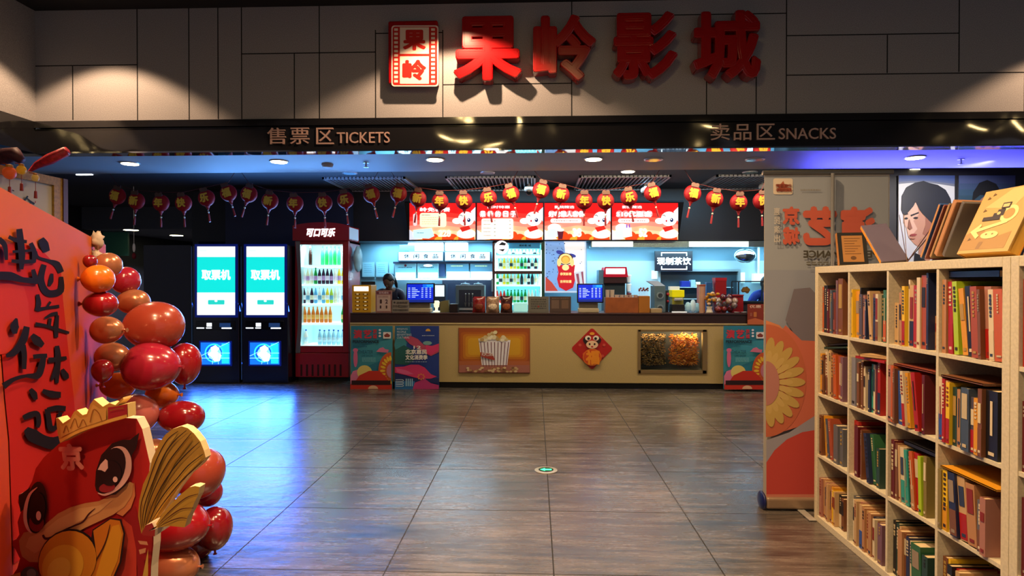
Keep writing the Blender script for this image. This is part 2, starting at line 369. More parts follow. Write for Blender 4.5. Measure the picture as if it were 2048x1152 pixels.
for lb, px, py in (('unlit round downlight in the soffit below the word SNACKS', 1510, 318), ('unlit round downlight in the soffit, between two lit ones over the menus', 1307, 318)): downlight(lb, px, py, ZS, False)
for lb, px, py, on in (('unlit teal downlight in the inner ceiling before the second grille', 975, 344.5, False), ('lit downlight in the inner ceiling over the third menu screen', 1256, 342, True), ('lit downlight in the inner ceiling under the indigo soffit end', 1825, 338.5, True), ('unlit downlight in the inner ceiling before the first grille', 700, 345.5, False), ('unlit downlight in the inner ceiling beside the roll-up banner top', 1500, 344, False)):
    downlight(lb, px, py, ZC, on, power=12)
for lb, px, py in (('bright downlight in the far corridor ceiling', 262, 459), ('second bright downlight in the far corridor ceiling, nearer the cladding', 353, 470), ('small downlight at the far end of the corridor ceiling', 260, 475)):
    downlight(lb, px, py, 2.51, True, r=.13, power=110, col=(.8, .8, 1))
p = atz(162, 348.5, ZC); solo('tube_light', MB().box(p.x-.06, p.x+.16, p.y-.015, p.y+.015, ZC-.012, ZC), M('#e8f0ff', .4, emit=8), 'short white tube light on the dark inner ceiling', 'ceiling light')
for lb, px, py, z in (('small sprinkler head in the blue soffit by the word TICKETS', 732, 325, ZS), ('small sprinkler head in the indigo soffit above the shelf', 1922, 318, ZS)):
    p = atz(px, py, z); solo('sprinkler', MB().lathe([(.012, -.06), (.03, -.055), (.03, -.05), (.01, -.045), (.01, -.01), (.035, -.008), (.035, 0)], p, 14), M('#c0c4c8', .3, metal=.8), lb, 'sprinkler')
p = atz(655, 328, ZS); solo('smoke_detector', MB().lathe([(.03, -.045), (.05, -.04), (.065, -.02), (.065, 0)], p, 20), M('#b8bcc0', .5), 'round smoke detector on the blue soffit', 'smoke detector', smooth=False)
for lb, px, py in (('white dome camera hanging before the second menu screen', 1058, 383), ('white dome camera hanging before the fourth menu screen', 1291, 386), ('pale dome camera on the ceiling beside the roll-up banner', 1527, 378)):
    p = at(px, py, 9.3); t = thing('dome_camera', lb, 'security camera', (p.x, p.y, p.z), 'dome cameras')
    part('housing', MB().lathe([(.06, 0), (.075, .03), (.06, .07), (.02, .09), (.02, ZC-p.z-.003)], p, 18), M('#d8dade', .4), t, smooth=True)
    part('dome', MB().sph(p, (.055, .055, .06)), M('#15161a', .1), t, smooth=True)
# emergency floor light
p = atz(1092, 941, 0); t = thing('floor_exit_light', 'round steel floor light with a glowing green arrow set in the tiles', 'exit light', (p.x, p.y, 0))
part('ring', MB().lathe([(.088, 0), (.088, .005), (.058, .007), (.058, 0)], p, 36), M('#c9c3ae', .3, metal=.7), t)
part('lens', MB().lathe([(.058, 0), (.058, .0075)], p, 30), M('#10221a', .15), t)
a = Vector((p.x, p.y, .0085))
part('arrow', MB().add([a+Vector(q) for q in ((-.045, 0, 0), (-.008, -.034, 0), (-.008, -.014, 0), (.042, -.014, 0), (.042, .014, 0), (-.008, .014, 0), (-.008, .034, 0))], [tuple(range(7))]), M('#28ff70', .4, emit=5), t)
# hall ceiling lamp fixtures: first ones mirrored in the band, board ones added
for i, (x, y) in enumerate(HALL_LAMPS+[(-0.15, 1.4), (-0.15, 3.0), (-0.9, -.4), (.4, 3.4)]):
    t = thing('ceiling_spotlight', 'round warm spotlight in the high hall ceiling', 'ceiling light', (x, y, 4.26), 'spotlights in the hall ceiling')
    part('housing', MB().lathe([(.13, -.03), (.15, -.03), (.15, 0)], (x, y, 4.26), 20), M('#c8c8c8', .4), t)
    part('lens', MB().lathe([(.125, -.036), (.125, -.031)], (x, y, 4.26), 20), M('#ffd890', .4, emit=60), t)
# ---------------------------------------------------------------- wall signs
RED = M('#a00c12', .22, coat=.6)
def sign_letter(ch, x0, y0, x1, y1, label):
    mb = MB(); Y = YF-.005; a, b_, c = at(x0, y1, Y), at(x1, y1, Y), at(x0, y0, Y)
    vs_, fs_ = textgeo(ch, .03, .07, .012); xs = [v.x for v in vs_]; ys = [v.y for v in vs_]
    W_, H_ = b_.x-a.x, c.z-a.z
    mb.add([Vector((a.x+(v.x-min(xs))/(max(xs)-min(xs))*W_, Y-.075-v.z*.9, a.z+(v.y-min(ys))/(max(ys)-min(ys))*H_)) for v in vs_], fs_)
    solo('sign_character', mb, RED, label, 'sign letter', 'big characters of the cinema name')
sign_letter('果', 910, 45, 1045, 172, 'big glossy red character 果 standing off the stone fascia, best lit')
sign_letter('岭', 1066, 42, 1190, 172, 'big red character 岭 on the fascia, half in shadow')
sign_letter('影', 1222, 36, 1350, 170, 'big dark red character 影 in the shade of the fascia')
sign_letter('城', 1378, 34, 1512, 170, 'big dark red character 城, last of the fascia name')
t = thing('logo_plaque', 'red and white film-strip plaque with two characters on the stone fascia', 'sign', (at(830, 112, YF).x, YF-.1, Z(175, YF)))
a, b_ = at(781, 175, YF), at(879, 49, YF); mb = MB().box(a.x, b_.x, YF-.11, YF-.002, a.z, b_.z); part('plaque_body', mb, RED, t, bev=.02, seg=3)
pr = frontal(YF-.112, r=.3); pr.rrect('#e9d9d0', 783, 51, 877, 173, 6).rrect('#c5261f', 785.5, 53.5, 874.5, 170.5, 5)
for k in range(13):
    y = 57+k*8.6
    for x in (788.5, 862.5): pr.rect('#ecdccc', x, y, x+7.5, y+5); pr.lay -= .0012
pr.rect('#ecdccc', 800, 55, 858, 108).rect('#ecdccc', 800, 113, 858, 168)
pr.text('#c5261f', '果', 806, 60, 852, 101, .045).text('#c5261f', '岭', 805, 120, 853, 161, .045)
pr.out('film_strip_print', t)
LET = M('#c9a79c', .35, metal=.3)
def band_sign(name, label, items, cat='sign'):
    t = thing(name, label, cat, (at(items[0][1], 290, YF-.012).x, YF-.02, Z(290, YF)), 'area signs on the black band')
    Y = YF-.0125
    for s, x0, y0, x1, y1 in items:
        mb = MB(); a, b_, c = at(x0, y1, Y), at(x1, y1, Y), at(x0, y0, Y)
        vs_, fs_ = textgeo(s, .004, .02, 0); xs = [v.x for v in vs_]; ys = [v.y for v in vs_]
        mb.add([Vector((a.x+(v.x-min(xs))/(max(xs)-min(xs))*(b_.x-a.x), Y-.006-v.z*.28, a.z+(v.y-min(ys))/(max(ys)-min(ys))*(c.z-a.z))) for v in vs_], fs_)
        part('lettering', mb, LET, t)
band_sign('tickets_sign', 'pale metal lettering reading 售票区 TICKETS on the black band', [('售', 535, 256, 572, 289), ('票', 581, 256, 619, 289), ('区', 633, 256, 668, 289), ('TICKETS', 674, 265, 780, 287)])
band_sign('snacks_sign', 'pale metal lettering reading 卖品区 SNACKS on the black band', [('卖', 1421, 248, 1459, 281), ('品', 1467, 249, 1502, 281), ('区', 1513, 248, 1549, 280), ('SNACKS', 1557, 257, 1671, 279)])
# ---------------------------------------------------------------- ticket kiosks
def kiosk(px0, px1, label):
    Y = 8.7; x0, x1 = X(px0, Y), X(px1, Y); cx = (px0+px1)/2
    t = thing('ticket_kiosk', label, 'ticket machine', ((x0+x1)/2, Y, 0), 'ticket collection machines')
    part('body', MB().box(x0, x1, Y, Y+.55, 0, 1.985), M('#0b0f24', .25, coat=.3), t, bev=.008)
    part('edge_strip', MB().box(x0-.012, x0-.002, Y-.012, Y+.1, .05, 1.97), M('#5a7fae', .3, metal=.6), t)
    a, b = at(cx-37, 630, Y-.01), at(cx+39, 493, Y-.01)
    t0 = t; t = part('screen_bezel', MB().box(a.x-.035, b.x+.035, Y-.012, Y, a.z-.035, b.z+.035), M('#0c1a66', .12, emit=.5), t, bev=.004)
    pr = frontal(Y-.013, emit=.85)
    x, y = cx-37, 493
    pr.rect('#f2f6f4', x, 493, x+76, 514).rect('#10d8cf', x, 514, x+76, 585).rect('#f0f4f6', x, 585, x+76, 630)
    pr.text('#f4f4f4', '取票机', x+9, 539, x+67, 560, .045).rrect('#22c8bb', x+22, 600, x+55, 609, 1.5).ell('#f4f4f4', x+38, 602, 3, 2).rect('#d6ecec', x+4, 500, x+20, 503)
    pr.out('screen', t); t = t0
    t = part('slot_panel', panel(cx-40, 642, cx+38, 660, Y-.012, .012), M('#05070f', .2), t, bev=.004)
    pr = frontal(Y-.014, emit=2.2); pr.rect('#eef6ff', cx-18, 646, cx-8, 653).rect('#eef6ff', cx-19, 655, cx-8, 657).rect('#eef6ff', cx-38, 655, cx-23, 657).rect('#cfe2ff', cx+12, 655, cx+32, 657.5).rect('#24457c', cx+8, 646, cx+30, 654, e=.4)
    pr.out('slot_lights', t); t = t0
    sx = cx-30; t = part('lower_bezel', panel(sx-3, 682, sx+62, 732, Y-.01, .01), M('#0b1c70', .2, emit=.5), t, bev=.004)
    pr = frontal(Y-.011, emit=1.1); pr.rect('#1468e0', sx, 685, sx+59, 729).rect('#1ec3e6', sx+42, 687, sx+57, 727).ell('#2fd4f2', sx+27, 706, 19, 19).ell('#0f50d0', sx+27, 706, 16, 16).ell('#7fdcff', sx+28, 707, 13, 13)
    pr.poly('#f4fbff', [(sx+20, 695), (sx+30, 690), (sx+38, 697), (sx+33, 703), (sx+42, 710), (sx+38, 722), (sx+28, 723), (sx+22, 714), (sx+14, 708), (sx+22, 703)])
    for q in ([(sx, 712), (sx+58, 684)], [(sx, 716), (sx+58, 716)], [(sx+24, 728), (sx+27, 706)], [(sx+36, 706), (sx+36, 728)], [(sx+30, 706), (sx+59, 706)]): pr.line('#9fe8ff', q, 1)
    pr.out('lower_display', t)
kiosk(385, 478, 'dark blue ticket kiosk with teal 取票机 screen, beside the cladding panel')
kiosk(484, 576, 'dark blue ticket kiosk with teal 取票机 screen, beside the red cooler')
# ---------------------------------------------------------------- bottles
def bottle(x, y, z, h, r, col, cap, label, group, lab=None, emit=.22, name='drink_bottle'):
    t = thing(name, label, 'bottle', (x, y, z), group)
    prof = [(r*.85, 0), (r, .01*h/.2), (r, h*.55), (r*.92, h*.62), (r*.45, h*.84), (r*.36, h*.88), (r*.36, h*.93)]
    part('bottle_body', MB().lathe(prof, (x, y, z), 10), M(col, .15, emit=emit), t, smooth=True)
    part('cap', MB().lathe([(r*.42, h*.92), (r*.42, h)], (x, y, z), 8), M(cap, .4, emit=emit*.5), t)
    if lab: part('bottle_label', MB().lathe([(r*1.03, h*.22), (r*1.03, h*.5)], (x, y, z), 10), M(lab, .5, emit=emit), t, smooth=True)
CW = {'#e8e8e0': 'white', '#1f8f3e': 'green', '#3a2238': 'dark purple', '#e8c838': 'yellow', '#d8782c': 'orange brown', '#9fd4e8': 'clear water', '#2a1410': 'dark cola', '#d8d8b8': 'cream', '#5ca8d8': 'blue', '#a8c83c': 'yellow green', '#c83c34': 'red', '#2fb060': 'bright green', '#30343c': 'black'}
G, Wh, P, Yl, O, Cl, Co, Cr, B, YG, R_, BG, K = '#1f8f3e', '#e8e8e0', '#3a2238', '#e8c838', '#d8782c', '#9fd4e8', '#2a1410', '#d8d8b8', '#5ca8d8', '#a8c83c', '#c83c34', '#2fb060', '#30343c'
def shelf_row(spec, px0, px1, y, z, h, where, fr, caps=None, Yr=9.0, labs=None):
    n = len(spec); a, b = X(px0, Yr), X(px1, Yr); w = (b-a)/n
    for i, c in enumerate(spec):
        if not c: continue
        k = sum(1 for q in spec[:i] if q)
        bottle(a+w*(i+.5), y, z, h*(.97 if i % 3 == 1 else 1), min(w*.45, .034), c, (caps or ('#e8e8e8' if c not in (G, BG) else '#1a6a30')),
               '%s bottle, %s along the %s of the %s' % (CW[c], ORD[k], where, fr), 'bottles in the %s' % fr, (labs[i % len(labs)] if labs else None))
# ---------------------------------------------------------------- red drinks cooler
Yc = 8.9; x0, x1 = X(590, Yc), X(697, Yc)
t = thing('drinks_cooler', 'tall red glass-door drinks cooler with white 可口可乐 header beside the kiosks', 'fridge', ((x0+x1)/2, Yc, 0))
zt = Z(481, Yc, 640); CR = M('#a81420', .35, coat=.3); dpt = .62
mb = MB().box(x0, x0+.05, Yc+.06, Yc+dpt, .06, zt).box(x1-.05, x1, Yc+.06, Yc+dpt, .06, zt).box(x0, x1, Yc+dpt-.04, Yc+dpt, .06, zt).box(x0, x1, Yc+.06, Yc+dpt, .06, .45).box(x0, x1, Yc+.06, Yc+dpt, zt-.04, zt)
part('cabinet', mb, CR, t, bev=.006)
mb = MB().box(x0, x1, Yc, Yc+.06, .06, Z(708, Yc)); part('base_grille_panel', mb, CR, t, bev=.008)
mb = MB()
for k in range(8):
    a = at(601+k*11.2, 752, Yc); mb.box(a.x, a.x+.028, Yc-.003, Yc+.001, a.z, a.z+.17)
part('foot', MB().box(x0+.03, x1-.03, Yc+.05, Yc+dpt-.05, 0, .06), M('#101014', .6), t)
part('vent_slots', mb, M('#3a0a0e', .8), t)
fx0, fx1, fz0, fz1 = X(598, Yc), X(685, Yc), Z(692, Yc, 640), Z(489, Yc, 640)
part('door', MB().box(x0, fx0, Yc, Yc+.055, Z(707, Yc), zt).box(fx1, x1, Yc, Yc+.055, Z(707, Yc), zt).box(fx0, fx1, Yc, Yc+.055, fz1, zt).box(fx0, fx1, Yc, Yc+.055, Z(707, Yc), fz0), CR, t, bev=.006)
a = lambda px, py: at(px, py, Yc-.012)
pts = [a(591, 482), a(600, 482), a(601, 530), a(604, 590), a(603, 650), a(600, 706), a(591, 706), a(595, 660), a(597, 600), a(595, 540)]
part('handle', MB().prism(pts, (0, .012, 0)), M('#8d8b8e', .35, metal=.6), t)
hx = x1+.02
mb = MB(); n = 9; top = []
for k in range(n): u = k/(n-1); top.append(Vector((x0+(hx-x0)*u, Yc-.06, Z(452, Yc-.06, 640)+.045*math.sin(math.pi*u)**.8)))
mb.prism(top+[Vector((hx, Yc-.06, zt+.005)), Vector((x0, Yc-.06, zt+.005))], (0, .5, 0)); part('header', mb, CR, t, bev=.01)
pr = frontal(Yc-.062, emit=.9); pr.text('#f6f2f0', '可口可乐', 613, 456, 671, 474, .06, shear=.25); pr.out('header_lettering', t)
part('header_side', MB().box(hx, hx+.015, Yc-.05, Yc+.4, zt+.02, zt+.19), M('#a8c4e4', .4, emit=.3), t, bev=.006)
part('interior', MB().box(x0+.05, x1-.05, Yc+dpt-.06, Yc+dpt-.045, .45, zt-.04).box(x0+.05, x0+.06, Yc+.08, Yc+dpt-.05, .45, zt-.04).box(x1-.06, x1-.05, Yc+.08, Yc+dpt-.05, .45, zt-.04), M('#b8dce0', .5, emit=.12), t)
shy = [537, 580, 622, 668]  # shelf heights in the photo at the shelf front
for k, py in enumerate([530, 568, 607, 646, 691]):
    z = Z(py, Yc+.1, 640)
    part('shelf', MB().box(x0+.055, x1-.055, Yc+.08, Yc+dpt-.06, z-.03, z), M('#eef8fa', .4, emit=.8), t)
zz = [Z(py, Yc+.1, 640) for py in (530, 568, 607, 646, 691)]
part('light_strip', MB().box(fx0-.03, fx0-.005, Yc+.065, Yc+.085, fz0, fz1).box(fx1+.005, fx1+.03, Yc+.065, Yc+.085, fz0, fz1), M('#e8fbff', .4, emit=3), t)
part('glass_pane', MB().box(fx0, fx1, Yc+.02, Yc+.026, fz0, fz1), glassmat(), t)
area('cooler_light', ((x0+x1)/2, Yc+.12, zt-.07), (0, .5, -1), 7, (.75, .97, 1), .6, .05)
FR = 'red cooler'; yb = Yc+.2
shelf_row([Co, None, None, BG, G, BG, G, BG, Wh], 612, 686, yb, zz[0], .285, 'top shelf', FR)
shelf_row([Wh, Cr, Cr, G, P, P, P, P, Wh, Yl, Yl], 599, 686, yb, zz[1], .245, 'second shelf', FR, labs=('#e8d8e8', '#b890c0'))
shelf_row([P, Wh, P, B, Wh, B, Yl, YG, Cr, Wh, Wh], 599, 686, yb, zz[2], .245, 'middle shelf', FR, labs=('#f0f0f0', '#70a8c8', '#e0e0c0'))
shelf_row([O, O, O, O, O, O, O, None, None, G], 600, 686, yb, zz[3], .24, 'fourth shelf', FR, caps='#e8a060', labs=('#f0a848', '#e8c070'))
shelf_row([Wh, None, None, Cl, Cl, Cl, Cl, Cl, Cl], 602, 686, yb, zz[4], .23, 'bottom shelf', FR, caps='#2060d0', labs=('#c8e8f4',))
mb = MB(); bx = x1+.02; pts = []
for k in range(7):
    for j in range(5): pts.append((bx+.02+.03*math.sin(k*1.3+j), Yc+.1+j*.1, zt-.03-.075*k))
mb.add(pts, [(k*5+j, k*5+j+1, (k+1)*5+j+1, (k+1)*5+j) for k in range(6) for j in range(4)])
q = at(716, 518, Yc+.25); mb = MB().sph((q.x, q.y, q.z), (.05, .16, .2), f=lambda p: Vector((p.x*(1+.2*math.sin(p.z*9+p.y*5)), p.y*(1+.15*math.sin(p.z*7)), p.z)))
solo('plastic_bag', mb, M('#8fb8c4', .25, emit=.05), 'crumpled pale plastic bag hung on the side of the red cooler', 'plastic bag', smooth=True)
# ---------------------------------------------------------------- service counter
YC = 8.4; cx0 = X(700, YC); cx1 = BX1-.01; ztop = 1.033; zp = Z(648, YC); zk = Z(765, YC)
wx0, wx1, wz0, wz1 = X(1277, YC), X(1413, YC), Z(745, YC, 1340), Z(661, YC, 1340)
t = thing('service_counter', 'long cream and dark brown ticket and snack counter', 'counter', (1, YC, 0)); TCOUNTER = t
CRM = M('#bda56e', .6, noise=.12, nscale=120)
part('front_panel', MB().box(cx0, wx0, YC, YC+.03, zk, zp).box(wx1, cx1, YC, YC+.03, zk, zp).box(wx0, wx1, YC, YC+.03, zk, wz0).box(wx0, wx1, YC, YC+.03, wz1, zp), CRM, t)
part('panel_edge', MB().box(cx0, cx1, YC-.012, YC+.03, zp-.002, zp+.012), M('#d0bc88', .5), t)
part('fascia_board', MB().box(cx0, cx1, YC+.01, YC+.04, zp+.012, ztop-.02), M('#2b1514', .45), t)
part('counter_top', MB().box(cx0, cx1, YC, YC+.72, ztop-.02, ztop), M('#3a2120', .35), t, bev=.004)
part('plinth', MB().box(cx0+.02, cx1, YC+.05, YC+.08, 0, zk), M('#08080a', .6), t)
part('carcass', MB().box(cx0, cx0+.03, YC+.03, YC+.68, 0, ztop-.02).box(cx0, cx1, YC+.66, YC+.69, 0, ztop-.02), M('#6a5a44', .6), t)
# framed popcorn poster on the panel
t = thing('popcorn_poster', 'orange popcorn picture with a striped bucket on the cream counter front', 'poster', (at(988, 746, YC).x, YC-.012, Z(746, YC)))
t = part('board', panel(917, 656, 1060, 746, YC-.01, .009), M('#8a4a2a', .5), t)
pr = frontal(YC-.011, r=.45)
pr.rect('#a04e20', 918, 657, 1059, 745)
for k, c in enumerate(('#b05c1c', '#c0741e', '#cc8a1e', '#d29c22')): pr.rrect(c, 921+k*5, 664+k*4, 1056-k*5, 722-k*4, 6)
pr.rect('#b0623a', 918, 722, 1059, 732).rect('#a8685a', 918, 730, 1059, 745)
rnd = random.Random(3)
for k in range(46):
    pr.ell(rnd.choice(('#c8a878', '#b08858', '#d8bc90', '#8a6040')), rnd.uniform(935, 1036), rnd.uniform(735, 743), 3.2, 2.2, 0, 7); pr.lay -= .0010
pr.lay = .008
pr.poly('#e8e4ec', [(957, 677), (1021, 680), (1014, 735), (964, 733)])
for k in range(9):
    xa = 960.5+k*7; xb = 966.5+k*5.6; pr.poly('#6c3a48', [(xa, 684), (xa+1.6, 684), (xb+1.2, 733), (xb, 733)]); pr.lay -= .001
for k in range(34):
    a_ = rnd.uniform(-1, 1); yy = 680-rnd.uniform(0, 17)*(1-abs(a_)**1.5)
    pr.ell(rnd.choice(('#e4d8b0', '#d0bc88', '#b89a60', '#f0e8cc')), 988+a_*26, yy, 4.2, 3.4, 0, 7); pr.lay -= .0010
pr.lay += .003; pr.poly('#a83c30', [(961, 704), (985, 707), (990, 720), (980, 718), (961, 712)]).text('#ece4e0', 'POPCORN', 964, 705, 986, 712, .01)
pr.out('popcorn_print', t)
# diamond sticker
t = thing('lucky_diamond_sticker', 'red diamond New Year sticker with lion dance head and 福', 'sticker', (at(1184, 738, YC).x, YC-.01, Z(738, YC)))
pts = []
for a0, cx_, cy_ in ((0, 1219, 697), (90, 1184, 733), (180, 1149, 697), (270, 1184, 662)):
    for k in range(5):
        a_ = math.radians(a0-40+k*20); pts.append((cx_+5*math.cos(a_), cy_+5*math.sin(a_)))
mb = MB().prism([at(p[0], p[1], YC-.006) for p in pts], (0, .005, 0)); t = part('sticker_backing', mb, M('#b3211c', .4), t)
pr = frontal(YC-.0065)
for x, y in ((1160, 690), (1168, 708), (1208, 690), (1200, 676), (1205, 712)): pr.ell('#d05040', x, y, 3, 3, 0, 10)
pr.ell('#241014', 1184, 680, 18, 11).ell('#c22a20', 1184, 676, 14, 8).ell('#f0e4d0', 1176, 676, 6, 5).ell('#f0e4d0', 1192, 676, 6, 5).ell('#1a1010', 1177, 677, 2.8, 2.8).ell('#1a1010', 1191, 677, 2.8, 2.8).ell('#e8a030', 1184, 667, 5, 3)
pr.ell('#f0c8a0', 1184, 689, 12, 8).ell('#2a1410', 1179, 688, 1.8, 2.2).ell('#2a1410', 1189, 688, 1.8, 2.2).ell('#c83030', 1184, 693, 2.5, 1.4)
pr.ell('#e07020', 1184, 714, 19, 17).ell('#d04818', 1184, 714, 17, 15).text('#f0901e', '福', 1171, 700, 1199, 729, .05)
pr.out('lion_print', t)
# lit popcorn display recess
tdisp = TCOUNTER
d = .34
tf = part('display_window', MB().box(wx0-.01, wx0+.03, YC-.012, YC+.05, wz0-.01, wz1+.01).box(wx1-.05, wx1+.01, YC-.012, YC+.05, wz0-.01, wz1+.01).box(wx0, wx1, YC-.012, YC+.05, wz0-.01, wz0+.03).box(wx0, wx1, YC-.012, YC+.05, wz1-.015, wz1+.01), M('#7c6642', .5), tdisp, label='brown framed window with popcorn behind')
part('inner_box', MB().box(wx0, wx1, YC+d, YC+d+.01, wz0, wz1).box(wx0, wx1, YC+.02, YC+d, wz0-.005, wz0+.02).box(wx0, wx1, YC+.02, YC+d, wz1, wz1+.01).box(wx0-.01, wx0, YC+.02, YC+d, wz0, wz1).box(wx1, wx1+.01, YC+.02, YC+d, wz0, wz1), M('#4c4648', .6), tf)
part('glass_pane', MB().box(wx0+.02, wx1-.05, YC+.02, YC+.024, wz0+.02, wz1-.01), glassmat(refl=.06), tf)
area('display_lamp', (X(1385, YC), YC+.1, wz1-.012), (0, .25, -1), 5, (1, .72, .35), .3, .08)
area('display_lamp_brown', (X(1310, YC), YC+.1, wz1-.012), (0, .25, -1), 1.6, (1, .72, .35), .4, .08)
def grains(px0, px1, pyt, pyb, cols, n, seed, long_, name, label, cat):
    rnd = random.Random(seed); mb = MB(); ax, bx_ = X(px0, YC+.1), X(px1, YC+.1); z1, z0 = Z(pyt, YC+.1), Z(pyb, YC+.1)
    for k in range(n):
        mb.mat(rnd.randrange(len(cols))); fr = rnd.random(); z = z0+(z1-z0)*rnd.random()
        x = rnd.uniform(ax, bx_); y = YC+.06+.22*rnd.random()**2
        if z > z1-.04: y = YC+.06+.26*rnd.random()
        if long_: mb.obox((x, y, z), (.045, .009, .009), Matrix.Rotation(rnd.uniform(-1, 1), 3, 'Y') @ Matrix.Rotation(rnd.uniform(-.8, .8), 3, 'Z'))
        else: mb.sph((x, y, z), (.012, .011, .010), n=6, m=4)
    o = solo(name, mb, [M(c, .5) for c in cols], label, cat); o['kind'] = 'stuff'
grains(1284, 1330, 668, 729, ('#6a4226', '#8a5a30', '#a8763c', '#3a2418'), 900, 5, False, 'caramel_popcorn', 'heap of brown caramel popcorn in the counter recess', 'popcorn')
grains(1344, 1396, 668, 728, ('#c8621e', '#d8782a', '#b04e16', '#e89838'), 700, 6, True, 'corn_puffs', 'heap of long orange corn puffs in the counter recess', 'snack')
# ---------------------------------------------------------------- posters propped against the counter
def perf_poster(px, label, w=83, right=False):
    Y = 8.3; y0, y1 = 652, 778; x0_ = px
    t = thing('event_poster', label, 'poster', (at(px+w/2, y1, Y).x, Y, 0), 'turquoise PERFORMANCE posters on the counter front')
    t = part('board', panel(px, y0, px+w, y1-.5, Y+.003, .012), M('#2e7f96', .5), t)
    pr = frontal(Y+.002); W_ = w/85.
    f = lambda u: px+u*w
    pr.rect('#2a7d94', px, y0, px+w, y1).poly('#3c93a2', [(px, 700), (px+w, 676), (px+w, 712), (px, 745)])
    pr.text('#c93848', '演', f(.06), 659, f(.27), 677, .05).text('#c93848', '艺', f(.3), 659, f(.5), 677, .05).text('#c93848', '京', f(.53), 658, f(.63), 667, .04).text('#c93848', '城', f(.53), 668, f(.63), 677, .04)
    for k in range(3): pr.ell('#e8e4ea', f(.70), 660+k*6, 2.6, 2.2, 0, 8)
    pr.rrect('#ece6e0', f(.78), 664, f(.97), 677, 1.5).poly('#8a3a30', [(f(.82), 674), (f(.93), 674), (f(.95), 670), (f(.875), 666), (f(.80), 670)])
    pr.text('#141a20', 'PERFORMANCE', f(.05), 680, f(.68), 686, .03)
    pr.dashes('#1f6478', f(.06), 689, f(.4), 695, 2, 3).text('#1c4e60', 'THEATER', f(.18), 700, f(.54), 707, 0).text('#1c4e60', 'LIVE SHOW', f(.26), 709, f(.54), 713, 0).dashes('#7fc4c8', f(.28), 715, f(.6), 724, 4, 5)
    pr.ell('#d86a92', f(.12), 716, 4.2, 18).ell('#d86a92', f(.12), 700, 5, 4).poly('#e07ba0', [(px, 770), (px, 752), (f(.06), 742), (f(.2), 738), (f(.3), 752), (f(.25), 770)])
    pr.poly('#d87896', [(f(.62), 703), (f(.7), 696), (f(.78), 694), (f(.84), 698), (f(.92), 699), (f(.9), 705)])
    pr.ell('#e8d070', f(.34), 744, 15, 14).ell('#d05a28', f(.98), 740, 26*W_, 36, 0, 24, a0=90, a1=270)
    for k in range(11):
        a_ = math.radians(95+k*17); pr.ell('#f0c030', f(.98)+17*math.cos(a_), 741+25*math.sin(a_), 5.5, 2.6, math.degrees(a_), 8); pr.lay -= .001
    pr.lay += .003; pr.ell('#c87888', f(.98), 741, 9, 14, 0, 20, a0=90, a1=270)
    pr.poly('#c8301c', [(f(.1), 765), (f(.22), 750), (f(.45), 741), (f(.68), 741), (f(.85), 752), (f(.95), 765), (f(1), 768), (f(1), y1), (px, y1), (px, 768)])
    pr.rect('#2a0e10', f(.03), 760, f(.97), 769).ell('#e8b890', f(.55), 777, 10, 7, 0, 16, a0=180, a1=360)
    pr.out('poster_print', t)
perf_poster(702, 'turquoise PERFORMANCE theatre poster propped next to the red cooler')
perf_poster(1447, 'turquoise PERFORMANCE theatre poster propped beyond the popcorn recess, half behind the banner')
Y = 8.3; t = thing('festival_poster', 'dark blue festival poster with pink waves against the counter', 'poster', (at(834, 778, Y).x, Y, 0))
t = part('board', panel(790, 652, 878, 777.5, Y+.003, .012), M('#26408a', .5), t)
pr = frontal(Y+.002); pr.rect('#1e3a86', 790, 652, 878, 778).poly('#1f6a8a', [(790, 652), (820, 652), (822, 670), (808, 700), (790, 705)]).ell('#3c8c96', 801, 690, 12, 17)
pr.poly('#1f5c56', [(790, 700), (808, 690), (826, 700), (828, 720), (815, 730), (790, 728)]).poly('#b84a66', [(806, 674), (822, 672), (836, 678), (848, 690), (862, 692), (878, 687), (878, 704), (862, 712), (850, 706), (838, 698), (820, 688)])
pr.poly('#d8386e', [(852, 690), (866, 692), (878, 687), (878, 700), (862, 710), (850, 706)]).ell('#7aa8a4', 855, 686, 9, 4)
pr.poly('#d8386e', [(790, 734), (808, 733), (822, 729), (838, 729), (850, 735), (862, 748), (874, 753), (862, 757), (838, 757), (812, 750), (790, 745)]).poly('#e06090', [(792, 736), (812, 740), (828, 748), (812, 749), (794, 744)])
pr.poly('#1b2a60', [(790, 746), (812, 752), (840, 758), (878, 756), (878, 766), (790, 766)]).rect('#2a70b0', 790, 762, 830, 778).poly('#c03878', [(830, 765), (850, 757), (862, 766), (878, 770), (878, 778), (826, 778)])
for k in range(4): pr.rect('#a8d4e8', 812+k*4, 757, 814+k*4, 772)
for k in range(3): pr.line('#c8dce8', [(792, 759+k*5), (806, 759+k*5), (806, 762+k*5), (792, 762+k*5)], 1)
for k in range(8): pr.ell('#e08050', 843+6*math.cos(k*.785), 753+5*math.sin(k*.785), 2, 1.8, 0, 8); pr.lay -= .001
pr.lay += .003; pr.text('#c8d4dc', 'BEIJING', 795, 656, 816, 660, .0).text('#c8d4dc', 'PEOPLE', 795, 661.5, 813, 665.5, 0).text('#c8d4dc', 'BENEFITING', 795, 667, 824, 671, 0).text('#c8d4dc', 'CULTURAL', 795, 672.5, 820, 676.5, 0)
pr.ell('#d8a038', 857, 662, 5, 5, 0, 12, a0=180, a1=360).dashes('#a8b4c8', 845, 670, 870, 673, 1, 2)
pr.text('#ece8e0', '12', 828, 691, 843, 697, .03).text('#ece8e0', '北京惠民', 812, 698, 855, 708, .04).text('#ece8e0', '文化消费季', 812, 709, 856, 719, .04).dashes('#8aa0c0', 812, 722, 855, 725, 1, 8)
pr.out('poster_print', t)
# ---------------------------------------------------------------- things standing on the counter
ZT = ztop
def ctr(px, dy=.12): return X(px, YC+dy)
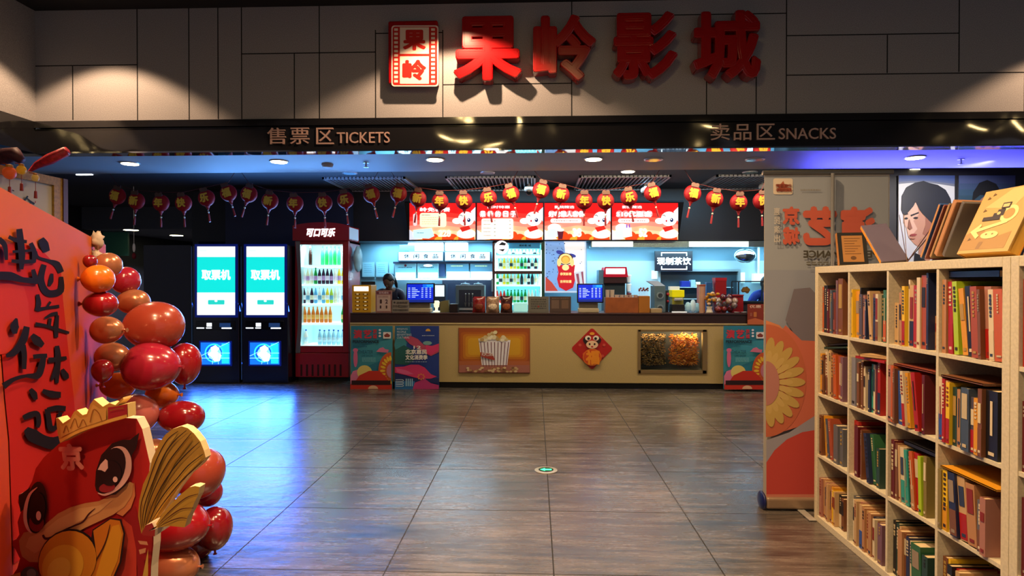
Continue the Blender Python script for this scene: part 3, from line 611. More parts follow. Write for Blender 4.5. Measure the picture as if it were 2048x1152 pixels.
# yellow charging cabinet
Y = YC+.05; a, b = at(704, 626, Y), at(742, 570, Y)
t = thing('charging_cabinet', 'yellow phone charging cabinet with white display at the counter end', 'charger', (a.x, Y, ZT))
part('body', MB().box(a.x, b.x, Y, Y+.3, ZT, b.z), M('#c08a1e', .3, emit=.08), t, bev=.006)
part('display', MB().box(a.x+.03, b.x-.035, Y-.006, Y, b.z-.085, b.z-.02), M('#fff6dc', .4, emit=1.2), t)
for c in range(2):
    for r in range(5):
        x = a.x+.045+c*.11; z = b.z-.12-r*.052
        part('power_bank_slot', MB().box(x, x+.07, Y-.005, Y, z-.018, z).mat(1).box(x+.02, x+.05, Y-.008, Y-.004, z-.010, z-.002), [M('#7a520e', .4), M('#ffe9b0', .4, emit=.5)], t)
def standee(px0, py0, px1, py1, name, label, cat, base, draw, Y=YC+.03, dep=.05, group=None):
    a, b = at(px0, py1, Y), at(px1, py0, Y); z0 = ZT
    t = thing(name, label, cat, ((a.x+b.x)/2, Y, z0), group)
    t0 = t; tb = part('board', MB().box(a.x, b.x, Y, Y+.006, z0, b.z), M(base, .5), t)
    part('foot', MB().box(a.x+.01, b.x-.01, Y+.006, Y+dep, z0, z0+.006), M(base, .5), t)
    pr = frontal(Y-.0005); draw(pr); pr.out('print', tb); return t
def d1(p):
    p.rect('#a87870', 752, 582, 783, 625).rect('#7a4048', 753, 583, 782, 588).text('#f0dcd8', '现场通知', 758, 583.5, 777, 587.5, 0).rect('#ccb0a0', 754, 590, 781, 622)
    p.dashes('#8a6058', 757, 592, 778, 596, 2, 4).text('#4a3030', '1', 760, 599, 764, 607, .03).text('#4a3030', '2', 771, 599, 776, 607, .03).text('#4a3030', '1', 760, 611, 763, 617, .03).text('#4a3030', '1', 772, 611, 775, 617, .03)
standee(751, 581, 784, 626, 'notice_stand', 'tall pinkish notice board on the counter beside the charging cabinet', 'sign', '#b08880', d1)
def d2(p):
    p.rect('#8a8074', 784, 601, 817, 625).ell('#3c3834', 789, 605, 2, 2).text('#3a3632', '咨询热线', 793, 603, 815, 608, .01).text('#4a4640', '010-82250051', 786, 610, 816, 615, .02).dashes('#4a4640', 786, 618, 816, 623, 1, 4, h=.8)
standee(783, 600, 818, 626, 'phone_number_plate', 'low grey plate with hotline text between notice and screen', 'sign', '#8f8578', d2)
def d3(p): p.rect('#6a665c', 1057, 594, 1097, 624).dashes('#3c3a34', 1062, 598, 1093, 620, 5, 9, h=.5).ell('#8a3028', 1077, 613, 2, 2)
standee(1056, 593, 1098, 626, 'menu_plate', 'grey speckled card stand on the counter by the snack bags', 'sign', '#6e6a60', d3)
def d4(p): p.rect('#4a3830', 1100, 594, 1141, 624).rect('#6a5448', 1103, 600, 1118, 617).rect('#6a5040', 1123, 600, 1137, 617).dashes('#8a7468', 1104, 596, 1138, 598, 1, 6)
standee(1099, 593, 1142, 626, 'menu_plate', 'dark brown card stand on the counter beside the grey one', 'sign', '#503c34', d4)
def till(px0, px1, py0, py1, label):
    Y = YC+.12; a, b = at(px0, py1, Y), at(px1, py0, Y); t = thing('checkout_monitor', label, 'checkout screen', ((a.x+b.x)/2, Y, ZT), 'checkout screens on the counter')
    tilt = Matrix.Rotation(-.18, 3, 'X'); c = Vector(((a.x+b.x)/2, Y+.02, (a.z+b.z)/2)); w, h = b.x-a.x, b.z-a.z
    part('monitor', MB().obox(c, (w, .03, h), tilt), M('#15161c', .25), t, bev=.008)
    part('base', MB().box(a.x+.02, b.x-.06, Y+.0, Y+.2, ZT, ZT+.06), M('#b8a888', .4), t, bev=.01)
    part('stand', MB().box(a.x+.03, b.x-.07, Y+.04, Y+.12, ZT+.05, a.z+.05), M('#8f8878', .4), t, bev=.008)
    n = tilt @ Vector((0, -1, 0)); pr = Print(c+n*.0155, n, emit=1.0)
    x0, x1, y0, y1 = px0+2.5, px1-2.5, py0+2.5, py1-2.5; f = lambda u: x0+(x1-x0)*u; g = lambda v: y0+(y1-y0)*v
    pr.rect('#0a22b0', x0, y0, x1, y1).rect('#0c5ad8', f(.6), y0, x1, g(.2)).rect('#1e8ce0', f(.75), y0+1, x1, g(.14)).rect('#10206a', x0, g(.86), x1, y1)
    for k in range(6):
        yy = g(.2+k*.1)
        for u0, u1 in ((.04, .12), (.18, .2+.2*((k*7) % 5)/5+.12), (.55, .62), (.7, .78), (.86, .92)): pr.rect('#b8ccff', f(u0), yy, f(u1), yy+1.2); pr.lay -= .0011
    pr.out('screen', t)
till(812, 869, 566, 607, 'white-based checkout monitor with blue screen in front of the staff member')
till(1154, 1207, 567, 606, 'white-based checkout monitor with blue screen below the popcorn wall poster')
# snack bags
def bag(px0, px1, py0, c, c2, label):
    Y = YC+.1; a, b = at(px0, 626, Y), at(px1, py0, Y); w, h = b.x-a.x, b.z-ZT; cx = (a.x+b.x)/2
    t = thing('snack_bag', label, 'snack bag', (cx, Y, ZT), 'bags of snacks on the counter')
    n = 9; vs = []; fs = []
    for side in (-1, 1):
        for i in range(n):
            for j in range(n):
                u, v = i/(n-1), j/(n-1); d = (math.sin(math.pi*u)*math.sin(math.pi*min(1, v*1.0)))**.5*.045
                vs.append((cx+(u-.5)*w*(1-.07*math.sin(math.pi*v)), Y+side*d, ZT+h*v))
    for s in range(2): fs += [(s*n*n+i*n+j, s*n*n+(i+1)*n+j, s*n*n+(i+1)*n+j+1, s*n*n+i*n+j+1) for i in range(n-1) for j in range(n-1)]
    part('pouch', MB().add(vs, fs), M(c, .22, coat=.6, noise=.5, nscale=30), t, smooth=True)
    part('contents_window', MB().sph((cx, Y-.03, ZT+h*.38), (w*.33, .02, h*.24)), M(c2, .4, noise=.6, nscale=60), t, smooth=True)
bag(945, 971, 593, '#8e1c14', '#7a3418', 'shiny red snack bag on the counter')
bag(972, 999, 593, '#a88468', '#e0c8a8', 'clear tan snack bag between the red and brown ones')
bag(1001, 1025, 592, '#4a1810', '#9a5028', 'dark brown snack bag on the counter')
# small boxes between monitor and ice cream machine
t = solo('card_box', MB().prism([at(880, 626, YC+.2), at(899, 626, YC+.2), at(896, 600, YC+.2), at(880, 603, YC+.2)], (0, .14, 0)), M('#7a744a', .5), 'olive cardboard box behind the checkout monitor', 'box')
solo('receipt_printer', MB().box(ctr(899), ctr(916), YC+.1, YC+.26, ZT, ZT+.12), M('#0e0f12', .35), 'black receipt printer on the counter', 'printer', bev=.008)
mb = MB().lathe([(.05, 0), (.05, .01), (.02, .02), (.02, .06), (.035, .07), (.045, .14), (.03, .16)], (ctr(873, .25), YC+.25, ZT), 16); solo('card_reader', mb, M('#f4efc8', .4, emit=.8), 'small white card reader pole behind the checkout monitor', 'card reader')  # card reader pole, no lamp; its glow is put into the material
# ice cream machine on the back counter side
Y = YC+.45; a, b = at(911, 626, Y), at(969, 570, Y); t = thing('ice_cream_machine', 'steel blue soft ice cream machine with three taps', 'ice cream machine', ((a.x+b.x)/2, Y, ZT))
IM = M('#5e7f98', .35, metal=.4)
part('body', MB().box(a.x, b.x, Y, Y+.22, ZT, b.z), IM, t, bev=.01)
part('front_recess', MB().box(a.x+.05, b.x-.05, Y-.004, Y, ZT+.05, b.z-.07), M('#20304a', .4), t)
for k in range(2): part('hopper_lid', MB().lathe([(.075, 0), (.06, .022), (.012, .03), (.01, .045)], (a.x+.13+k*.19, Y+.1, b.z), 20), M('#8fb4c8', .3, metal=.5), t, smooth=True)
for k in range(3):
    x = a.x+.15+k*.05; part('tap', MB().tube([(x, Y-.03, b.z-.14), (x, Y-.03, b.z-.24)], .007, 8).sph((x, Y-.03, b.z-.13), .012, n=8, m=6).tube([(x, Y-.04, b.z-.25), (x, Y-.04, b.z-.31)], [.018, .01], 8), M('#c8dce8', .25, metal=.4), t, smooth=True)
part('drip_tray', MB().box(a.x+.06, b.x-.06, Y-.05, Y, ZT+.02, ZT+.05), M('#b0c4d0', .3, metal=.5), t)
# wooden boxes with cups
Y = YC+.12; a, b = at(1211, 626, Y), at(1277, 595, Y); t = thing('cup_box', 'long orange wooden box filled with white paper cups', 'box', ((a.x+b.x)/2, Y, ZT))
part('box_body', MB().box(a.x, b.x, Y, Y+.2, ZT, b.z), M('#9a5224', .5, noise=.2, nscale=8), t, bev=.003)
for k in range(7):
    x = a.x+.035+k*.064
    if x > b.x: break
    hgt = .1 if k < 2 else .03
    o = solo('paper_cup_stack', MB().lathe([(.026, -.0), (.03, hgt), (.031, hgt+.004)], (x, Y+.06, b.z+.001), 14), M('#c4b4a4', .6), '%s paper cup stack standing out of the orange wooden box' % ORD[k], 'cups', 'paper cups in the wooden box', smooth=False)
a2, b2 = at(1277.5, 626, Y), at(1300, 592, Y); t = thing('lolly_box', 'amber wooden box holding brown lollipops', 'box', ((a2.x+b2.x)/2, Y, ZT))
part('box_body', MB().box(a2.x, b2.x, Y, Y+.18, ZT, b2.z), M('#a86a22', .4), t, bev=.003)
rnd = random.Random(8)
for k in range(10):
    x = a2.x+.012+(b2.x-a2.x-.024)*k/9; y = Y+.03+.1*((k*3) % 4)/4; z = b2.z+.075+.03*(k % 3)/2
    t = thing('lollipop', 'brown lollipop, %s along the amber box' % ORD[k], 'lollipop', (x, y, b2.z), 'lollipops in the amber box')
    part('stick', MB().tube([(x, y, b2.z), (x, y, z)], .002, 5), M('#e8e0d0', .5), t); part('candy', MB().sph((x, y, z), (.015, .013, .013), n=8, m=6), M('#7a2c18', .3), t, smooth=True)
solo('napkin_box', MB().box(ctr(1301), ctr(1323), YC+.08, YC+.2, ZT, ZT+.06), M('#a89068', .5), 'low beige box on the counter by the steel dispenser', 'box', bev=.006)
# steel grinder
Y = YC+.3; a, b = at(1299, 626, Y), at(1331, 562, Y); t = thing('steel_dispenser', 'tall steel dispenser with two round dials', 'dispenser', ((a.x+b.x)/2, Y, ZT))
SM = M('#7f9aa0', .3, metal=.6)
part('body', MB().box(a.x+.07, b.x, Y, Y+.3, ZT, b.z-.07).prism([(a.x+.07, Y, b.z-.07), (b.x, Y, b.z-.07), (b.x-.06, Y+.2, b.z), (a.x, Y+.2, b.z)], (0, .1, 0)), SM, t)
for py in (591, 616):
    q = at(1320, py, Y-.01); part('dial', MB().tube([(q.x, Y-.002, q.z), (q.x, Y-.03, q.z)], .048, 22).mat(1).tube([(q.x, Y-.03, q.z), (q.x, Y-.034, q.z)], .032, 22), [M('#a8bcc0', .25, metal=.6), M('#3a4448', .3)], t)
t = thing('red_cap_dispenser', 'small dark dispenser with red dots between steel and yellow machines', 'dispenser', (ctr(1336, .4), YC+.4, ZT))
part('body', MB().box(ctr(1328, .4), ctr(1337, .4), YC+.4, YC+.5, ZT, ZT+.31), M('#2a3848', .4), t, bev=.006)
part('knob', MB().sph((ctr(1336, .38), YC+.39, ZT+.25), .025, n=10, m=8).sph((ctr(1336, .38), YC+.39, ZT+.15), .02, n=10, m=8), M('#c03048', .3), t, smooth=True)
Y = YC+.25; a, b = at(1344, 624, Y), at(1369, 580, Y); t = thing('juice_dispenser', 'bright yellow and black countertop machine', 'dispenser', ((a.x+b.x)/2, Y, ZT))
part('head', MB().box(a.x, b.x, Y, Y+.2, b.z-.1, b.z), M('#d8d010', .35, emit=.3), t, bev=.006)
part('middle', MB().box(a.x+.01, b.x-.01, Y+.02, Y+.2, b.z-.2, b.z-.1), M('#a8a840', .35), t); part('base', MB().box(a.x, b.x, Y-.02, Y+.2, ZT, b.z-.2), M('#1c1a1c', .4), t, bev=.005)
part('roll', MB().tube([(a.x+.03, Y-.01, b.z-.13), (b.x-.03, Y-.01, b.z-.13)], .02, 12), M('#dfe8e4', .4), t, smooth=True); part('tray', MB().box(a.x-.01, b.x+.02, Y-.06, Y-.02, ZT, ZT+.015), M('#e8eef0', .4, emit=.3), t)
part('top_box', MB().box(a.x-.02, b.x-.06, Y+.03, Y+.15, b.z+.001, b.z+.05), M('#e4f0ee', .4, emit=.2), t)
# plastic cups, holder, boxes
for k, (px, h, c) in enumerate(((1376, .13, '#a8d0dc'), (1386, .16, '#c4dce4'), (1394, .12, '#90c0d0'))):
    solo('plastic_cup_bag', MB().sph((ctr(px, .3), YC+.3, ZT+h*.55), (.045, .05, h*.55), f=lambda p: Vector((p.x*(1+.15*math.sin(p.z*8)), p.y, max(p.z, -.98)))), M(c, .25, emit=.15), 'crumpled clear bag of cups, %s beyond the yellow machine' % ORD[k], 'bag', 'clear bags of cups', smooth=True)
solo('paper_cup_tower', MB().lathe([(.036, 0), (.045, .24), (.038, .241), (.045, .36), (.046, .365)], (ctr(1404, .15), YC+.15, ZT), 16), M('#c8987c', .5), 'tall tower of pink brown paper cups on the counter', 'cups')
t = thing('cup_holder_box', 'orange red printed box behind the paper cup tower', 'box', (ctr(1405, .3), YC+.3, ZT)); part('box_body', MB().box(ctr(1398, .3), ctr(1411, .3), YC+.3, YC+.42, ZT, ZT+.38), M('#b04824', .4), t, bev=.004); part('lid', MB().box(ctr(1397.5, .3), ctr(1411.5, .3), YC+.295, YC+.425, ZT+.375, ZT+.39), M('#c8663c', .4), t)
solo('blue_carton', MB().box(ctr(1413, .45), ctr(1425, .45), YC+.45, YC+.55, ZT, ZT+.42), M('#2c64a8', .4), 'slim blue carton behind the gold bouquet', 'carton', bev=.006)
t = thing('gift_box', 'tall red gift box standing behind the wrapped sweets', 'box', (ctr(1442, .4), YC+.4, ZT)); part('box_body', MB().box(ctr(1431, .4), ctr(1453, .4), YC+.4, YC+.55, ZT, ZT+.46), M('#a4141a', .4), t, bev=.004); part('lid', MB().box(ctr(1430.5, .4), ctr(1453.5, .4), YC+.395, YC+.555, ZT+.44, ZT+.485), M('#c02028', .35), t)
rnd = random.Random(21)
t = thing('gold_bouquet', 'gold wrapped sweet bouquet in a small white vase on the counter', 'bouquet', (ctr(1419, .1), YC+.1, ZT))
part('vase', MB().lathe([(.05, 0), (.045, .02), (.03, .06), (.04, .09)], (ctr(1419, .1), YC+.1, ZT), 14), M('#e0d4bc', .4), t, smooth=True)
for k in range(14):
    x, y, z = ctr(1419, .1)+rnd.uniform(-.06, .11), YC+.08+rnd.uniform(-.05, .03), ZT+rnd.uniform(.12, .28)
    part('flower', MB().tube([(ctr(1419, .1), YC+.1, ZT+.08), (x, y, z)], .003, 5).mat(1).sph((x, y, z), (.028, .024, .02), n=7, m=5), [M('#6a5a20', .5), M(('#d89c28', '#b07820', '#e8c8a0')[k % 3], .3)], t)
for k in range(11):
    x, y, z = ctr(1436+k*3.6, .1), YC+.1+.05*(k % 3), ZT+.05+.055*((k*5) % 4)
    solo('wrapped_candy_bag', MB().sph((x, y, z), (.042, .04, .045), n=9, m=7, f=lambda p: p*(1+.22*math.sin(p.x*11+p.z*9+p.y*5))), M(('#8a2c24', '#7a6a68', '#b89c88', '#5c2028')[k % 4], .2, coat=.5, noise=.4, nscale=50), '%s clear bag of sweets, %s in the pile by the glass case' % (('dark red', 'grey', 'pale', 'maroon')[k % 4], ORD[k]), 'sweets', 'bags of sweets on the counter', smooth=True)
t = thing('red_carton', 'plain red carton in front of the glass display case', 'box', (ctr(1475, .2), YC+.2, ZT)); part('box_body', MB().box(ctr(1464, .2), ctr(1487, .2), YC+.2, YC+.32, ZT, ZT+.25), M('#9c1418', .4), t, bev=.004); part('flap', MB().box(ctr(1464, .2), ctr(1487, .2), YC+.18, YC+.2, ZT+.235, ZT+.25), M('#b83030', .4), t)
for k, px in enumerate((1474, 1488)): solo('small_white_dish', MB().lathe([(.02, 0), (.04, .015), (.042, .018)], (ctr(px, .05), YC+.05, ZT), 14), M('#f0f0ee', .4), 'little white dish, %s in front of the red carton' % ORD[k], 'dish', 'white dishes on the counter')
t = thing('glass_display_case', 'dark-framed glass display case with a brown cloud-shaped tag', 'display case', (ctr(1505, .3), YC+.3, ZT)); Y = YC+.3; a, b = at(1477, 604, Y), at(1540, 563, Y)
part('support', MB().box(a.x+.02, b.x-.02, Y+.02, Y+.28, ZT, a.z), M('#242830', .5), t)
mb = MB()
for x in (a.x, b.x):
    for y in (Y, Y+.3): mb.box(x-.008, x+.008, y-.008, y+.008, a.z, b.z)
for z in (a.z, b.z):
    for y in (Y, Y+.3): mb.box(a.x, b.x, y-.008, y+.008, z-.008, z+.008)
part('frame', mb, M('#1c242c', .4), t); part('glass_pane', MB().box(a.x, b.x, Y, Y+.004, a.z, b.z), glassmat((.8, .95, 1)), t)
pr = frontal(Y-.01, r=.6)
for dx, dy, r in ((0, 0, 5), (-5, 1, 4), (5, 0, 4), (2, -3, 4), (-3, -2, 4), (3, 3, 4)): pr.ell('#6a4a12', 1491+dx, 580+dy, r, r, 0, 12)
pr.dashes('#b08820', 1485, 577, 1498, 583, 2, 3); pr.out('cloud_tag', t)
Y = YC-.02; t = thing('counter_flyer', 'orange red flyer hanging over the counter edge by the banner', 'flyer', (at(1510, 650, Y).x, Y, Z(650, Y)))
part('card', panel(1495, 608, 1527, 649, Y, .005), M('#8e3420', .5), t)
pr = frontal(Y-.001); pr.rect('#8e3420', 1495, 608, 1527, 649).text('#f0c8b0', '优惠', 1499, 610, 1522, 616, .02).poly('#c8683c', [(1495, 640), (1510, 636), (1527, 641), (1527, 649), (1495, 649)]).rrect('#c87838', 1507, 624, 1513, 634, 1).dashes('#c88868', 1500, 626, 1505, 633, 3, 2); pr.out('flyer_print', t)
# ---------------------------------------------------------------- back wall
YW = 10.58
def wallbox(name, px0, py0, px1, py1, c, label, cat, emit=0, t_=.04, Y=None, group=None, r=.4):
    Y = Y or YW-t_; a, b = at(px0, py1, Y), at(px1, py0, Y)
    return solo(name, MB().box(a.x, b.x, Y, Y+t_, a.z, b.z), M(c, r, emit=emit), label, cat, group, bev=.004)
t = thing('wall_shelf', 'long white lit shelf on the pale blue back wall', 'shelf', (at(880, 558, 10.3).x, 10.3, Z(560, 10.3)))
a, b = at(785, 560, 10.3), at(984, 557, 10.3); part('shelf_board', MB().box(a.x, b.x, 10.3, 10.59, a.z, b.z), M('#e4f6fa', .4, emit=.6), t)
a, b = at(785, 527, 10.3), at(984, 523, 10.3); part('dark_gap_strip', MB().box(a.x, b.x, 10.34, 10.59, a.z, b.z), M('#2c3c54', .5), t)  # dark strip stands for the dark gap under the light boxes
def lightbox(px0, px1, txt, label):
    Y = 10.3; t = thing('light_box_sign', label, 'light box sign', (at(px0, 522, Y).x, Y, Z(522, Y)), 'light boxes on the back wall')
    part('box_body', panel(px0, 503, px1, 523, Y, .2), M('#486a80', .4), t, bev=.004)
    pr = frontal(Y-.002, emit=.75); pr.rect('#d4f0fa', px0+1.5, 504.5, px1-1.5, 521)
    for i, ch in enumerate(txt):
        x = px0+12+i*(px1-px0-24)/3.5; pr.text('#1a2a38', ch, x, 507.5, x+11, 517, .02, e=0); pr.lay -= .001
    pr.out('face', t)
lightbox(796, 887, '休闲食品', 'white light box reading 休闲食品 above the staff member')
lightbox(889, 981, '休闲食品', 'white light box reading 休闲食品 beside the brown fridge')
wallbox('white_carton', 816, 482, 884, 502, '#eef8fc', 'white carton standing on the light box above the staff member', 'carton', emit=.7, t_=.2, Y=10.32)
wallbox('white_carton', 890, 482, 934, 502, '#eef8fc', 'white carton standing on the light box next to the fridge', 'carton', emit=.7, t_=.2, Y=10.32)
wallbox('small_sign_plate', 799, 490, 829, 502, '#5f8fa0', 'small grey plate on top of the light box', 'sign', t_=.03, Y=10.3)
for i, (x0_, x1_, y0_, y1_, lb) in enumerate(((724, 749, 524, 554, 'pale certificate frame nearest the red cooler on the back wall'), (752, 776, 524, 554, 'pale certificate frame above the staff head'), (778, 788, 525, 548, 'narrow certificate frame by the shelf'), (790, 832, 527, 556.5, 'wide certificate frame, first on the lit shelf'), (835, 877, 527, 556.5, 'wide certificate frame with white arc, second on the lit shelf'))):
    Y = 10.55 if i < 3 else 10.36; t = thing('certificate_frame', lb, 'frame', (at(x0_, y1_, Y).x, Y, Z(y1_, Y)), 'certificates on the back wall')
    part('frame', panel(x0_, y0_, x1_, y1_, Y, .02), M('#8fc0d0', .4, emit=.1), t)
    pr = frontal(Y-.001, emit=.15); pr.rect('#6fa4b4' if i > 2 else '#88c4dc', x0_+1.5, y0_+1.5, x1_-1.5, y1_-1.5)
    if i > 2: pr.rect('#eef8f8', x0_+1.5, y0_+18, x1_-1.5, y1_-1, e=.9).dashes('#1c3a44', x0_+6, y0_+7, x1_-8, y0_+10, 1, i)  # white glowing lower half paints the shelf strip's light
    else: pr.dashes('#5c9cb8', x0_+4, y0_+5, x1_-5, y1_-6, 5, i, h=.3)
    if i == 3: pr.ell('#5a2830', 811, 531, 2.5, 2.5)
    if i == 4: pr.ell('#f4fafa', 856, 531, 9, 2.5, e=.8)
    pr.out('certificate', t)
for i, (x0_, x1_) in enumerate(((893, 937), (941, 984))):
    Y = 10.34; t = thing('storage_box', ('grey box with a painted lit lower half on the shelf, nearer the staff member', 'grey box with a painted lit lower half on the shelf, against the fridge')[i], 'box', (at(x0_, 557, Y).x, Y, Z(557, Y)), 'grey boxes on the lit shelf')
    part('box_body', panel(x0_, 543, x1_, 556.8, Y, .2), M('#eaf8fc', .4, emit=.7), t); part('lid', panel(x0_-.5, 527, x1_+.5, 543, Y-.005, .21), M('#5c8ea6', .4), t)  # lid and body are one box, strip-lit lower half put into colour
    pr = frontal(Y-.006, emit=.3); pr.dashes('#c8e8a0', x0_+9, 531, x1_-10, 535, 1, 4+i); pr.out('sticker', t)
wallbox('wall_socket_box', 878, 528, 890, 553, '#33507a', 'narrow blue box between the certificates and storage boxes', 'box', t_=.1, Y=10.45)
a, b = at(868, 593, 10.05), at(891, 568, 10.05); t = thing('coffee_machine', 'white lit machine on the back counter behind the checkout monitor', 'machine', (a.x, 10.05, .936)); part('body', MB().box(a.x, b.x, 10.05, 10.3, .936, b.z), M('#28384c', .4), t); part('lit_panel', MB().box(a.x+.02, b.x-.02, 10.04, 10.05, a.z, b.z-.02), M('#e4f2f6', .4, emit=.7), t)
a, b = at(722, 590, 8.8), at(750, 563, 8.8); t = thing('laptop', 'dark open laptop behind the charging cabinet', 'laptop', (a.x, 8.8, ZT)); part('screen', MB().box(a.x, b.x, 8.8, 8.815, ZT+.18, b.z), M('#14222c', .3), t); part('riser', MB().box(a.x+.03, b.x-.03, 8.8, 8.9, ZT, ZT+.18), M('#14222c', .3), t)
# back counter
t = thing('back_counter', 'long dark work counter below the back wall', 'counter', (1, 10.0, 0)); part('carcass', MB().box(X(850, 10.05), BX1-.02, 10.05, 10.58, 0, .9), M('#2a3a50', .5), t); part('worktop', MB().box(X(850, 10.05), BX1-.02, 10.0, 10.58, .9, .935), M('#93b4c2', .35, metal=.3), t)
# ---------------------------------------------------------------- brown fridge
Yg = 9.98; x0, x1 = X(985, Yg), X(1088, Yg); ztf = 2.115; zb_ = .936
t = thing('double_fridge', 'brown glass-door bottle fridge below the second menu screen', 'fridge', ((x0+x1)/2, Yg, zb_))
BR = M('#4a2420', .4); z = lambda py: Z(py, Yg, 1030)
part('cabinet', MB().box(x0, x0+.035, Yg, Yg+.55, zb_, ztf).box(x1-.035, x1, Yg, Yg+.55, zb_, ztf).box(x0, x1, Yg+.54, Yg+.56, zb_, ztf).box(x0, x1, Yg, Yg+.55, ztf-.02, ztf).box(x0, x1, Yg, Yg+.55, zb_, zb_+.04), BR, t)
part('door_rail', MB().box(x0, x1, Yg-.02, Yg+.03, z(548), z(542)), BR, t)
part('interior', MB().box(x0+.04, x1-.04, Yg+.5, Yg+.53, zb_+.04, ztf-.02), M('#6fd0dc', .5, emit=.35), t)
part('side_strip', MB().box(x1-.04, x1+.01, Yg-.025, Yg-.005, zb_, ztf), M('#1f4a34', .5), t)
part('header_panel', panel(1018, 484, 1080, 497, Yg+.06, .02), M('#3c7ea8', .4, emit=.4), t)
pr = frontal(Yg+.055, emit=.2); pr.text('#0c1a28', '果岭影 城', 1038, 489, 1062, 493, .02); pr.out('header_lettering', t)
pr = frontal(Yg-.03, emit=.8); pr.ell('#f2f4f4', 1003, 495, 14, 14).poly('#15181c', [(997, 490), (1004, 484), (1012, 487), (1010, 491)]).poly('#15181c', [(997, 499), (1010, 498), (1006, 503)]); pr.out('round_sticker', t)
part('handle', MB().box(X(983, Yg), X(986.5, Yg), Yg-.05, Yg-.02, z(583), z(557)), M('#9fb4c0', .3, metal=.6), t, bev=.004)
rows = [(511, [Cl]*9, .10, 1016, 1080), (538, [Wh, Cr, Yl, Cr, Yl, Yl, YG, BG, G, P, Wh, P, Wh], .2, 991, 1082), (569, [G, Wh, Yl, YG, Cr, Wh, YG, K, Wh, K, K, Wh, Wh], .2, 991, 1082), (606, [R_, R_, R_, BG, G, BG, G, BG, G, Wh, Wh, Cl, Cl], .22, 991, 1082)]
for r, (py, spec, h, a_, b_) in enumerate(rows):
    zz_ = Z(py, Yg+.1, 1030); part('shelf', MB().box(x0+.04, x1-.04, Yg+.04, Yg+.5, zz_-.03, zz_), M('#ecfafc', .4, emit=.8), t)
    shelf_row(spec, a_, b_, Yg+.12, zz_, h, ('top row', 'second row', 'third row', 'lowest row')[r], 'brown fridge', Yr=Yg+.12, labs=('#f0f0ec', '#384048', '#e8e0b0'))
part('light_strip', MB().box(x0+.04, x0+.055, Yg+.03, Yg+.05, zb_+.05, z(500)).box(x1-.055, x1-.04, Yg+.03, Yg+.05, zb_+.05, z(500)), M('#e8fbff', .4, emit=4), t)
part('glass_pane', MB().box(x0+.035, x1-.035, Yg, Yg+.005, zb_+.04, ztf-.02), glassmat(), t)
area('fridge_light', ((x0+x1)/2, Yg+.1, ztf-.05), (0, .5, -1), 7, (.75, .97, 1), .6, .05)
solo('ice_box', MB().box(ctr(1027, .3), ctr(1055, .3), YC+.3, YC+.5, ZT, ZT+.13), M('#a8eee8', .4, emit=.35), 'pale turquoise box on the counter below the green bottles', 'box', bev=.01)
# popcorn wall poster
Y = 9.97; t = thing('popcorn_wall_poster', 'blue and white popcorn wall poster with a red lucky figure', 'poster', (at(1131, 586, Y).x, Y, Z(586, Y)))
part('board', panel(1087, 482, 1173, 586, Y, .03), M('#a8c0dc', .4, emit=.15), t)
pr = frontal(Y-.002, emit=.55); pr.rect('#bcd4ec', 1088, 483, 1172, 585).rect('#7aa4dc', 1091, 483, 1169, 582).poly('#eceef2', [(1128, 483), (1169, 483), (1169, 582), (1150, 560), (1132, 520)]).poly('#b8463c', [(1091, 553), (1104, 565), (1116, 582), (1091, 582)])
rnd = random.Random(12)
for k in range(95):
    x, y = rnd.uniform(1092, 1166), rnd.uniform(485, 570)
    if x > 1130 and rnd.random() < .7: continue
    pr.ell('#24304c' if rnd.random() < .5 else '#4c6494', x, y, rnd.uniform(.6, 1.5), rnd.uniform(.6, 1.4), 0, 5); pr.lay -= .0012
pr.lay = .008; pr.poly('#c8ccd8', [(1148, 545), (1168, 540), (1168, 582), (1154, 582)]).poly('#8c4c5c', [(1152, 548), (1157, 547), (1161, 578), (1157, 578)]).poly('#8c4c5c', [(1162, 544), (1166, 543), (1168, 570), (1166, 572)])
pr.poly('#c0202c', [(1114, 530), (1150, 530), (1148, 545), (1150, 560), (1146, 575), (1132, 582), (1118, 574), (1114, 558), (1117, 545)]).ell('#343e90', 1120, 505, 8, 4, 15).ell('#343e90', 1144, 511, 8, 3.5, 15)
pr.ell('#40201c', 1131, 518, 15, 12).ell('#f0d890', 1131, 518, 13, 10.5).ell('#c89038', 1131, 519, 9, 8).ell('#e8b850', 1131, 520, 7, 6.5).ell('#f0dc98', 1131, 535, 7, 6).ell('#e8d088', 1118, 525, 4, 8).ell('#e8d088', 1144, 525, 4, 8)
pr.text('#f0d890', '恭贺新春', 1120, 545, 1143, 551, .03).text('#f0d890', '吉祥如意', 1120, 560, 1143, 566, .03); pr.out('poster_print', t)
# ---------------------------------------------------------------- snack side
Y = 10.0; t = thing('extractor_hood', 'long stainless hood with white lit panels above the snack area', 'hood', (at(1350, 494, Y).x, Y, Z(494, Y)))
a, b = at(1182, 494.5, Y), at(1530, 482, Y); part('hood_body', MB().box(a.x, b.x, Y, Y+.5, a.z, 2.118), M('#9fb8b4', .25, metal=.8), t)
for xa, xb in ((1184, 1266), (1378, 1497)): pr = frontal(Y-.002, emit=1.5); pr.rect('#eef6f0', xa, 483, xb, 493.5); pr.out('light_panel', t)
Y = 10.4; t = thing('tea_sign', 'black sign with white glowing 现制茶饮 lettering', 'sign', (at(1347, 541, Y).x, Y, Z(541, Y)))
part('board', panel(1310, 502, 1385, 542, Y, .04), M('#0c1626', .35), t)
pr = frontal(Y-.003, emit=1.0); pr.text('#eef4f4', '现制茶饮', 1314, 514.5, 1382, 530, .03)
